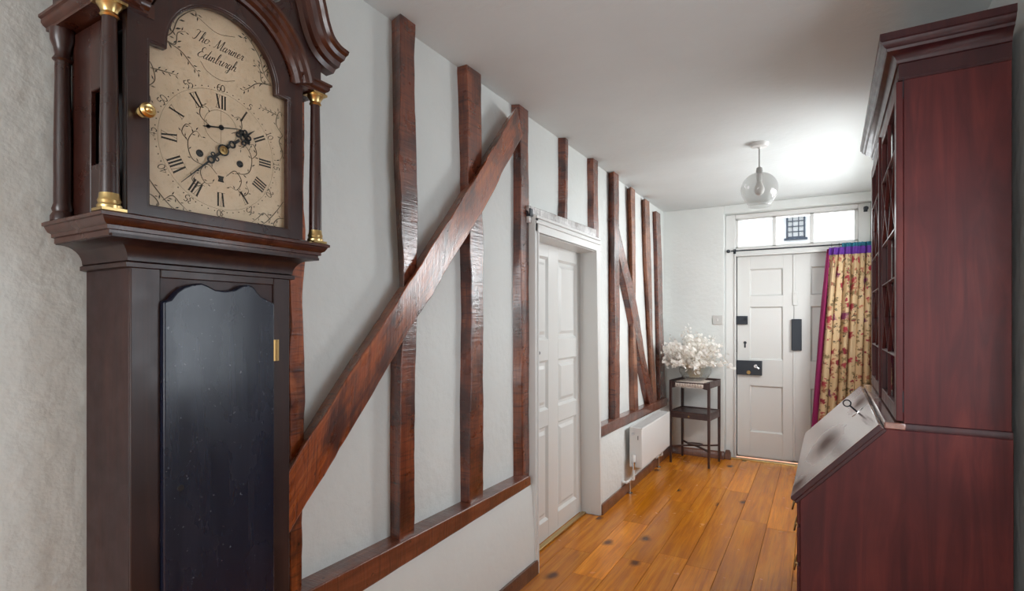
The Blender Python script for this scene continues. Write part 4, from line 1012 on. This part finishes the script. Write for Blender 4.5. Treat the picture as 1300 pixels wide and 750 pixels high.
# key in the lock
ka = LL - 0.055; ky = 0.50
def K(a, h, y): q = P0 + sd * a + sn * h; return (q.x, y, q.y)
esc = MB(); N = 14; pts = []
for q in range(N):
    an = 2 * PI * q / N; pts.append((ka + 0.027 * math.sin(an), ky + 0.012 * math.cos(an)))
for h in (0.0179, 0.0195): esc.v += [K(a, h, y) for a, y in pts]
esc.f += [tuple(range(N)), tuple(range(N, 2 * N))] + [(i, (i + 1) % N, N + (i + 1) % N, N + i) for i in range(N)]
esc.obj('lock_escutcheon', M['chrome'], lid)
key = MB().tube([K(ka, 0.016, ky), K(ka + .001, 0.052, ky - 0.004)], 0.0034, 8)
key.tube([K(ka + .001 + 0.013 * math.sin(t * PI / 8), 0.066 + 0.013 * math.cos(t * PI / 8), ky - 0.005) for t in range(17)], 0.0028, 6, cap=False)
ko = key.obj('desk_key', M['iron']); ko.parent = bu
ko.parent = None; ko.matrix_world = Matrix.Translation((-0.058, 2.0, 0)) @ Matrix.Rotation(math.radians(-1.0), 4, 'Z')
tag(ko, 'dark iron key standing in the lock of the bureau lid', 'key')
# waist moulding and bookcase
MB().mould([(0, 0.962), (0.004, 0.962), (0.006, 0.970), (0.004, 0.978), (0.004, 0.985), (0, 0.987)], [(0.535, BL), (0.535, 0)][:0] or [(0.29, 0.008), (0.535, 0.008)]).obj('waist_moulding', M['mahogany_dark'], bu)
X0, X1b, Y0, Y1 = 0.286, 0.533, 0.008, BL - 0.008
bc = MB().box(X0, X1b, Y0, Y0 + 0.02, 0.984, 2.10).box(X0, X1b, Y1 - 0.02, Y1, 0.984, 2.10).box(X1b - 0.012, X1b, Y0 + .02, Y1 - .02, 0.984, 2.10)
bc.box(X0, X1b - .012, Y0 + .02, Y1 - .02, 0.984, 1.004).box(X0, X1b - .012, Y0 + .02, Y1 - .02, 2.04, 2.10)
bc.obj('bookcase', M['mahogany'], bu, bevel=0.0015)
for z in (1.27, 1.52, 1.78): B(X0 + 0.02, X1b - 0.013, Y0 + .021, Y1 - .021, z, z + 0.016).obj('shelf', M['mahogany_dark'], bu)
B(X0 - 0.0005, X0 + 0.0, 0, 0, 0, 0) if False else None
MB().mould([(0.001, 2.036), (0.003, 2.036), (0.003, 2.041), (0.001, 2.041)], [(X0, Y1), (X0, Y0), (X1b, Y0)][::-1][::-1]).obj('frieze_bead', M['mahogany_dark'], bu) if False else None
# doors
def case_door(y0, y1):
    z0, z1 = 0.992, 2.034; sw_ = 0.045; x0, x1 = 0.267, 0.285
    m = MB().box(x0, x1, y0, y0 + sw_, z0, z1).box(x0, x1, y1 - sw_, y1, z0, z1).box(x0, x1, y0 + sw_, y1 - sw_, z0, z0 + sw_).box(x0, x1, y0 + sw_, y1 - sw_, z1 - sw_, z1)
    d = m.obj('glazed_door', M['mahogany'], bu, bevel=0.002)
    a, b, c0, c1 = y0 + sw_, y1 - sw_, z0 + sw_, z1 - sw_
    B(x1 - 0.006, x1 - 0.004, a, b, c0, c1).obj('pane', M['case_glass'], d, smooth=0)
    mid = (a + b) / 2; g = MB(); xg = x0 + 0.004
    def barx(p, q):
        v = Vector((0, q[0] - p[0], q[1] - p[1])); k = Vector((0, -v.z, v.y)).normalized() * 0.0055
        P = [Vector((xg + .006, *p)), Vector((xg + .006, *q))]
        g.v_ = None
        vs = [P[0] + k, P[0] - k, P[1] - k, P[1] + k]; r1 = Vector((-0.010, 0, 0))
        g.add(vs + [P[0] + k * .35 + r1, P[0] - k * .35 + r1, P[1] - k * .35 + r1, P[1] + k * .35 + r1], [(0, 1, 2, 3), (4, 5, 6, 7), (0, 1, 5, 4), (1, 2, 6, 5), (2, 3, 7, 6), (3, 0, 4, 7)])
    H = c1 - c0
    zz = [c0, c0 + H * .16, c0 + H * .42, c0 + H * .58, c0 + H * .84, c1]
    qy = (b - a) / 4
    for s in (0, 1):
        ya_, yb_ = (a, mid) if s == 0 else (mid, b)
    barx((mid, c0), (mid, zz[1])); barx((mid, zz[2]), (mid, zz[3])); barx((mid, zz[4]), (mid, c1))
    for lo, hi in ((zz[1], zz[2]), (zz[3], zz[4])):
        zc = (lo + hi) / 2
        for p, q in (((mid, lo), (a + qy, zc)), ((a + qy, zc), (mid, hi)), ((mid, lo), (b - qy, zc)), ((b - qy, zc), (mid, hi)), ((a, lo), (a + qy, zc)), ((a, hi), (a + qy, zc)), ((b, lo), (b - qy, zc)), ((b, hi), (b - qy, zc))): barx(p, q)
    for z in zz[1:5]: barx((a, z), (mid, z)); barx((mid, z), (b, z))
    g.obj('glazing_bars', M['mahogany'], d)
    return d
dA = case_door(0.006, BL / 2 - 0.002); dB = case_door(BL / 2 + 0.002, BL - 0.006)
for z in (1.02, 1.98):
    B(0.2835, 0.2855, 0.0045, 0.006, z, z + 0.065).obj('hinge', M['iron'], dA)
B(0.259, 0.267, BL / 2 - 0.010, BL / 2 + 0.010, 0.995, 2.03).obj('meeting_stile', M['mahogany'], dB, bevel=0.002)
# cornice
co = [(0.0, 2.036), (0.0035, 2.036), (0.0035, 2.042), (0.0015, 2.043), (0.0015, 2.086), (0.006, 2.088), (0.007, 2.096), (0.012, 2.106), (0.021, 2.115), (0.032, 2.120), (0.034, 2.128), (0.040, 2.131), (0.045, 2.138), (0.047, 2.146), (0.052, 2.149), (0.052, 2.170), (0.0, 2.170)]
MB().mould(co, [(X1b, Y1), (0.275, Y1), (0.275, Y0), (X1b, Y0)][::-1] if False else [(X1b, Y1), (0.275, Y1), (0.275, Y0), (X1b, Y0)]).obj('cornice', M['mahogany_dark'], bu)
B(0.275, X1b, Y0, Y1, 2.101, 2.165).obj('top_board', M['mahogany_dark'], bu)

# ------------------------------------------------------------------ radiator
ra = empty('radiator', (XL, 4.30, 0)); tag(ra, 'white panel radiator under the sill on the left wall', 'radiator')
y0, y1, z0, z1 = -0.395, 0.46, 0.195, 0.497; xb, xf = 0.030, 0.130
B(xf - 0.012, xf, y0 + .004, y1 - .004, z0, z1 - .004).obj('front_panel', M['rad_paint'], ra, bevel=0.006, seg=3)
B(xb, xb + 0.012, y0 + .004, y1 - .004, z0, z1 - .006).obj('back_panel', M['rad_paint'], ra, bevel=0.005)
m = MB()
for k in range(24): yy = y0 + .03 + k * (y1 - y0 - .06) / 23; m.box(xb + .012, xf - .012, yy, yy + .003, z0 + .02, z1 - .03)
m.obj('convector_fins', M['rad_paint'], ra, smooth=0)
m = MB().box(xb, xf, y0 + .002, y0 + .006, z1 - .01, z1)
for k in range(30): yy = y0 + .012 + k * (y1 - y0 - .03) / 29; m.box(xb + .006, xf - .008, yy, yy + .014, z1 - .004, z1 - .001)
m.box(xb, xb + .008, y0, y1, z1 - .008, z1).box(xf - .010, xf - .002, y0, y1, z1 - .008, z1)
m.obj('top_grille', M['rad_paint'], ra, bevel=0.001)
for yy, nm in ((y0, 0), (y1 - .006, 1)): B(xb + .002, xf - .004, yy, yy + .006, z0 + .004, z1 - .002).obj('side_cover', M['rad_paint'], ra, bevel=0.002)
m = MB().lathe([(0.011, -0.006), (0.011, 0.0)], 12, (0.06, y0, z1 - 0.045), 'y').lathe([(0.006, -0.009), (0.006, -0.005)], 6, (0.06, y0, z1 - 0.045), 'y'); m.obj('bleed_plug', M['chrome'], ra)
m = MB().box(0.095, 0.099, y0 - .003, y0 + .002, z1 - .09, z1 - .06).obj('vent_slot', M['black'], ra)
for yy, s in ((y0 + 0.0, -1), (y1 - 0.03, 1)):
    v = MB().lathe([(0.011, 0.0), (0.013, 0.012), (0.011, 0.024)], 12, (0.070, yy - .018, z0 + .030)); v.tube([(0.070, yy - .018, z0 + .035), (0.070, yy + .005, z0 + .035)], 0.011, 10)
    v.tube([(0.070, yy - .018, z0 + .030), (0.070, yy - .018, z0 - .01)], 0.010, 10)
    vv = v.obj('valve', M['chrome'], ra)
    MB().lathe([(0.015, 0), (0.016, .012), (0.013, .045), (0.010, .05)], 14, (0.070, yy - .018, z0 + .05)).obj('valve_cap', M['rad_paint'], vv)
    MB().tube(spline([(0.070, yy - .018, z0 - .008), (0.070, yy - .018, 0.135), (0.068, yy - .014, 0.112), (0.045, yy - .010, 0.105), (0.040, yy - .008, 0.10)], 5), 0.0085, 10).obj('supply_pipe', M['rad_paint'], ra)
    MB().tube([(0.040, yy - .09, 0.103), (0.040, yy + .012, 0.103)], 0.0095, 10).tube([(0.040, yy - .09, 0.103), (0.006, yy - .09, 0.103)], 0.0095, 10).obj('elbow', M['rad_paint'], ra)
    MB().tube([(0.040, yy - .01, 0.103), (0.040, yy - .01, 0.002)], 0.0075, 10).obj('floor_pipe', M['chrome'], ra)
    MB().lathe([(0.020, 0.001), (0.020, 0.006), (0.010, 0.012)], 14, (0.040, yy - .01, 0)).obj('pipe_collar', M['chrome'], ra)

# ------------------------------------------------------------------ plant stand with lace mat, bowl and honesty
st = empty('plant_stand', (-0.9785, 5.068, 0), math.radians(-8)); tag(st, 'small dark wooden plant stand with drawer in the far left corner', 'table')
w2, d2_, th = 0.183, 0.158, 0.752
for sx in (-1, 1):
    for sy in (-1, 1):
        x, y = sx * (w2 - .011), sy * (d2_ - .011)
        l = MB(); a, b = 0.011, 0.0085
        l.hexa([(x - b, y - b, 0), (x + b, y - b, 0), (x + b, y + b, 0), (x - b, y + b, 0), (x - a, y - a, 0.43), (x + a, y - a, .43), (x + a, y + a, .43), (x - a, y + a, .43)])
        l.box(x - a, x + a, y - a, y + a, 0.43, th - 0.004); l.obj('leg', M['table_wood'], st, bevel=0.0015)
B(-w2 + .002, w2 - .002, -d2_ + .002, d2_ - .002, th - .020, th - .008).obj('top', M['table_wood'], st, bevel=0.002)
g = MB().box(-w2, w2, d2_ - .008, d2_, th - .05, th + .012).box(-w2, -w2 + .008, -d2_, d2_, th - .05, th + .006).box(w2 - .008, w2, -d2_, d2_, th - .05, th + .006)
g.obj('gallery', M['table_wood'], st, bevel=0.002)
ap = [(-w2 + .02, th - .008), (-w2 + .02, th - .065), (-w2 + .05, th - .060), (-0.10, th - .045), (-.06, th - .052), (-.03, th - .043), (0, th - .050), (.03, th - .043), (.06, th - .052), (.10, th - .045), (w2 - .05, th - .060), (w2 - .02, th - .065), (w2 - .02, th - .008)]
MB().prism(ap, -d2_ + .004, -d2_ + .014, 'y').obj('apron', M['table_wood'], st)
B(-w2 + .004, w2 - .004, -d2_ + .004, d2_ - .004, 0.462, 0.474).obj('shelf', M['table_wood'], st, bevel=0.002)
m = MB().box(-w2 + .004, -w2 + .014, -d2_ + .012, d2_ - .004, 0.415, 0.482).box(w2 - .014, w2 - .004, -d2_ + .012, d2_ - .004, 0.415, 0.482).box(-w2 + .004, w2 - .004, d2_ - .014, d2_ - .004, 0.415, 0.482); m.obj('drawer_case', M['table_wood'], st, bevel=0.001)
dr = B(-w2 + .022, w2 - .022, -d2_ + .001, -d2_ + .012, 0.418, 0.462).obj('drawer', M['table_wood'], st, bevel=0.002)
MB().lathe([(0.005, 0), (0.005, -.006), (0.009, -.010), (0.008, -.016), (0.003, -.018)], 12, (0, -d2_ + .001, 0.440), 'y').obj('knob', M['brass_dull'], dr)
for s in (-1, 1):
    p = spline([(-w2 + .012, s * (-d2_ + .012), 0.150), (-.09, s * -.07, 0.150), (0, 0, 0.152), (.09, s * .07, 0.150), (w2 - .012, s * (d2_ - .012), 0.150)], 5)
    b = MB()
    for q in p: b.v += [(q.x + .006 * s, q.y - .006, q.z - .006 + .001 * s), (q.x - .006 * s, q.y + .006, q.z - .006 + .001 * s), (q.x - .006 * s, q.y + .006, q.z + .006 + .001 * s), (q.x + .006 * s, q.y - .006, q.z + .006 + .001 * s)]
    for i in range(len(p) - 1):
        for k in range(4): b.f.append((i * 4 + k, i * 4 + (k + 1) % 4, i * 4 + 4 + (k + 1) % 4, i * 4 + 4 + k))
    b.obj('stretcher', M['table_wood'], st)
m = MB().lathe([(0.01, 0.158), (0.055, 0.158), (0.06, 0.163), (0.06, 0.168), (0.052, 0.168), (0.05, 0.164), (0.0, 0.164)], 24, cap=False)
m.v = [(x * 1.25, y * 0.9, z) for x, y, z in m.v]; m.obj('stretcher_dish', M['table_wood'], st)
# lace mat
tm = Matrix.Translation(st.location) @ Matrix.Rotation(math.radians(-8), 4, 'Z')
lm = MB(); nx, ny = 40, 16; zt = th - .0065
for j in range(ny + 1):
    for i in range(nx + 1):
        x = -0.125 + 0.25 * i / nx; s = j / ny
        y = 0.12 - s * (0.12 + d2_ + 0.003); z = zt
        if s > 0.90: y = -d2_ - 0.004 - 0.004 * math.sin(i * 1.7); z = zt - (s - 0.90) / 0.10 * (0.034 + 0.010 * abs(math.sin(i * 0.95)))
        lm.v.append((x + (0.004 * math.sin(j * 1.3) if i in (0, nx) else 0), y, z + 0.0006 * math.sin(i * 1.1) * math.sin(j)))
for j in range(ny):
    for i in range(nx):
        a = j * (nx + 1) + i
        lm.f.append((a, a + 1, a + nx + 2, a + nx + 1))
lo = lm.obj('lace_mat', M['lace']); lo.matrix_world = tm
so = lo.modifiers.new('thick', 'SOLIDIFY'); so.thickness = 0.0018; so.offset = 1
tag(lo, 'cream lace mat with fringed edge hanging over the plant stand front', 'mat')
fg = MB()
for i in range(46):
    x = -0.124 + 0.248 * i / 45; z0 = zt - 0.030 - 0.008 * abs(math.sin(i * 0.83))
    fg.tube([(x, -d2_ - .006, z0 + .004), (x + R.uniform(-.002, .002), -d2_ - .007, z0 - 0.016)], 0.0014, 5)
fo = fg.obj('fringe', M['lace'], lo); fo['kind'] = 'stuff'
# bowl
bz = zt + 0.003
bw = MB().lathe([(0.0, .004), (0.055, 0.0), (0.075, 0.006), (0.115, 0.035), (0.139, 0.075), (0.143, 0.105), (0.138, 0.128), (0.135, 0.128), (0.1395, 0.104), (0.135, 0.077), (0.111, 0.038), (0.072, 0.0105), (0.0, 0.008)], 40, cap=False)
bo = bw.obj('glass_bowl', M['bowl'], smooth=60); bo.location = (-0.975, 5.06, bz); tag(bo, 'round clear glass bowl on the lace mat holding dried white flowers', 'bowl')
# honesty
bq = empty('dried_honesty', (-0.975, 5.06, bz + 0.02)); tag(bq, 'large airy bunch of dried white honesty in the glass bowl', 'flowers')
org = bq.location
def inroom(p):
    g = org + p
    g.x = max(g.x, -1.235 + 0.01); g.y = min(g.y, YE - 0.02); return g - org
for k in range(100):
    az = 2 * PI * (k * 0.381966 + R.uniform(-.03, .03)); el = math.radians(R.choice([4, 12, 22, 32, 42, 52, 62, 72, 82]) + R.uniform(-5, 5))
    if k < 12: az = math.radians(170 + k * 9); el = math.radians(R.uniform(10, 45))
    L = R.uniform(0.25, 0.41)
    if math.cos(az) > 0.2: L *= 0.86
    d = Vector((math.cos(az) * math.cos(el), math.sin(az) * math.cos(el), math.sin(el)))
    root = Vector((d.x * 0.05, d.y * 0.05, 0.012)); rim = Vector((d.x * 0.105, d.y * 0.105, 0.115 + 0.05 * math.sin(el)))
    tip = Vector((d.x * L, d.y * L, 0.075 + d.z * L * 1.0))
    P = [inroom(p) for p in spline([root, rim, rim.lerp(tip, 0.5) + Vector((0, 0, 0.02)), tip], 5)]
    b = MB().tube(P, [0.0014] * (len(P) - 4) + [0.0011, 0.0009, 0.0007, 0.0005], 4, cap=False); ns = len(b.f)
    n = R.randint(14, 20)
    for q in range(n):
        t = 0.34 + 0.66 * q / (n - 1); kk = min(int(t * (len(P) - 1)), len(P) - 2); c = P[kk].lerp(P[kk + 1], t * (len(P) - 1) - kk)
        off = Vector((R.uniform(-1, 1), R.uniform(-1, 1), R.uniform(-.6, 1))) * 0.030
        c = inroom(c + off); r = R.uniform(0.009, 0.0175)
        nrm = Vector((R.uniform(-1, 1), R.uniform(-1.3, 1), R.uniform(-1, 1))).normalized(); a1 = nrm.orthogonal().normalized(); a2 = nrm.cross(a1)
        m0 = len(b.v)
        b.v += [tuple(c + nrm * r * 0.16)] + [tuple(inroom(c + a1 * (r * math.cos(j * PI / 4)) + a2 * (r * 1.2 * math.sin(j * PI / 4)))) for j in range(8)]
        b.f += [(m0, m0 + 1 + j, m0 + 1 + (j + 1) % 8) for j in range(8)]
    o = b.obj('sprig', [M['stem'], M['pod']], bq, smooth=60)
    for p in o.data.polygons:
        if p.index >= ns: p.material_index = 1

# ------------------------------------------------------------------ curtain and its rod
rod = empty('curtain_rod', (-0.15, YE + 0.035, 1.953)); tag(rod, 'thin black iron curtain rod across the front door below the transom', 'curtain rod')
MB().tube([(-0.555, 0, 0), (0.62, 0, 0.0)], 0.006, 10).obj('rod', M['iron'], rod)
MB().lathe([(0.006, -0.560), (0.013, -0.566), (0.017, -0.578), (0.013, -0.590), (0.005, -0.594)], 14, axis='x').obj('finial', M['iron'], rod)
MB().lathe([(0.006, -0.535), (0.012, -0.533), (0.012, -0.525), (0.006, -0.523)], 12, axis='x').tube([(-0.529, 0.0, 0), (-0.529, 0.052, 0)], 0.006, 8).box(-0.540, -0.518, 0.046, 0.052, -0.022, 0.022).obj('bracket', M['iron'], rod)
MB().lathe([(0.012, 0.50), (0.012, 0.51)], 12, axis='x').obj('collar', M['iron'], rod)
cu = empty('door_curtain', (0.0, YE - 0.02, 0)); tag(cu, 'long cream floral curtain with purple heading hanging at the right of the front door', 'curtain')
def cloth(name, mat, u0, u1, zt_, zb_, off=0.0, nu=150, nz=40, W=0.86, lead=True):
    m = MB(); us = []
    for j in range(nz + 1):
        s = j / nz; z = zt_ + (zb_ - zt_) * s; H = (1.93 - z) / 1.9
        for i in range(nu + 1):
            t = u0 + (u1 - u0) * i / nu
            x = (0.093 - 0.125 * H) + t * (0.385 + 0.135 * H)
            amp = 0.012 + 0.030 * min(1, H * 4)
            ph = t * 2 * PI * 8.0 + 0.6 * math.sin(t * 9 + H * 1.5)
            y = amp * math.sin(ph) * (0.8 + 0.4 * math.sin(t * 21)) + 0.006 * math.sin(ph * 2.3 + H * 5)
            x += 0.010 * math.cos(ph) * min(1, H * 4)
            m.v.append((x, y + off, z)); us.append((t * W, z))
    for j in range(nz):
        for i in range(nu):
            a = j * (nu + 1) + i; m.f.append((a, a + 1, a + nu + 2, a + nu + 1))
    o = m.obj(name, mat, cu, smooth=180)
    uv = o.data.uv_layers.new(name='UVMap')
    for p in o.data.polygons:
        for li in p.loop_indices: uv.data[li].uv = us[o.data.loops[li].vertex_index]
    so = o.modifiers.new('thick', 'SOLIDIFY'); so.thickness = 0.003; so.offset = 0
    return o
cloth('floral_panel', M['floral'], 0.0, 1.0, 1.865, 0.03)
cloth('purple_heading', M['purple'], -0.02, 1.0, 1.925, 1.862, -0.001, nz=4)
cloth('teal_heading', M['teal'], 0.22, 1.0, 1.958, 1.920, 0.006, nz=3)
cloth('magenta_lining', M['magenta'], -0.058, 0.03, 1.915, 0.03, 0.016, nu=16)
for k in range(7):
    MB().tube([(0.105 + k * 0.055, 0.055 + 0.014 * math.cos(t * PI / 6), 1.953 + 0.014 * math.sin(t * PI / 6)) for t in range(13)], 0.002, 6, cap=False).obj('curtain_ring', M['iron'], cu)

# ------------------------------------------------------------------ pendant lamp
pe = empty('pendant_lamp', (-0.307, 3.54, HC)); tag(pe, 'clear glass globe pendant lamp hanging from the ceiling', 'lamp')
MB().lathe([(0.052, 0.0), (0.052, -0.012), (0.046, -0.022), (0.012, -0.026), (0.006, -0.034)], 28).obj('ceiling_rose', M['white_plastic'], pe)
MB().tube([(0, 0, -0.03), (0, 0, -0.150)], 0.0042, 8).obj('flex', M['pale_metal'], pe)
MB().lathe([(0.006, -0.198), (0.016, -0.205), (0.019, -0.222), (0.019, -0.236), (0.014, -0.24)], 18, (0, 0, 0.056)).obj('shade_cap', M['pale_metal'], pe)
outer = [(0.020, -0.236), (0.050, -0.243), (0.082, -0.262), (0.108, -0.295), (0.117, -0.335), (0.109, -0.375), (0.088, -0.412), (0.070, -0.434), (0.068, -0.447)]
outer = [(r * 0.89, -0.180 + (z + 0.236) * 0.97) for r, z in outer]
inner = [(r - 0.0022, z - 0.0005 if i < 6 else z) for i, (r, z) in enumerate(outer)][::-1]
gp = MB().lathe([tuple(p) for p in spline(outer, 4)] + [tuple(p) for p in spline(inner, 4)], 48, cap=False)
n_ = len(gp.v) // 48; base_i = (n_ - 1) * 48
gp.f += [(base_i + k, base_i + (k + 1) % 48, (k + 1) % 48, k) for k in range(48)]
gp.obj('glass_globe', M['globe'], pe, smooth=60)
MB().lathe([(0.015, -0.238), (0.017, -0.275), (0.013, -0.285)], 16, (0, 0, 0.056)).obj('lamp_holder', M['white_plastic'], pe)
MB().lathe([(0.012, -0.284), (0.017, -0.300), (0.027, -0.325), (0.029, -0.342), (0.022, -0.362), (0.008, -0.372), (0.0, -0.373)], 18, (0, 0, 0.056), cap=False).obj('bulb', M['bulb'], pe)

# ------------------------------------------------------------------ outside the front door
S(B(-12, 12, YE + 0.33, 30, -0.35, -0.05).obj('street', M['street']))
hs = empty('townhouse', (0, 16, -0.05)); tag(hs, 'white rendered house across the street seen through the transom, with one dark leaded window', 'building')
hw = MB().box(-7, -0.73, 0, 5, 0, 5.2).box(-0.28, 7, 0, 5, 0, 5.2).box(-0.73, -0.28, 0, 5, 0, 3.55).box(-0.73, -0.28, 0, 5, 4.16, 5.2).box(-0.73, -0.28, 0.12, 0.2, 3.55, 4.16)
hw.obj('house_wall', M['render'], hs, smooth=0)
B(-7.2, 7.2, -0.55, 0.0, 4.36, 4.50).obj('eaves', M['soffit'], hs)
MB().prism([(-0.6, 4.50), (2.4, 7.0), (5.3, 4.50)], -7.3, 7.3, 'x').obj('roof', M['slate'], hs, smooth=0)
f = MB()
for x in (-0.73, -0.325): f.box(x, x + .045, -0.03, 0.09, 3.55, 4.16)
for z in (3.55, 4.12): f.box(-0.73, -0.28, -0.03, 0.09, z, z + .045)
f.box(-0.78, -0.23, -0.07, 0.02, 3.50, 3.55)
for x in (-0.59, -0.45): f.box(x, x + .022, -0.01, 0.08, 3.58, 4.13)
for z in (3.72, 3.86, 4.0): f.box(-0.70, -0.31, -0.01, 0.08, z, z + .018)
hwf = f.obj('window', M['dark_frame'], hs, smooth=0)
B(-0.69, -0.32, 0.04, 0.05, 3.59, 4.12).obj('pane', M['render'], hwf, smooth=0)
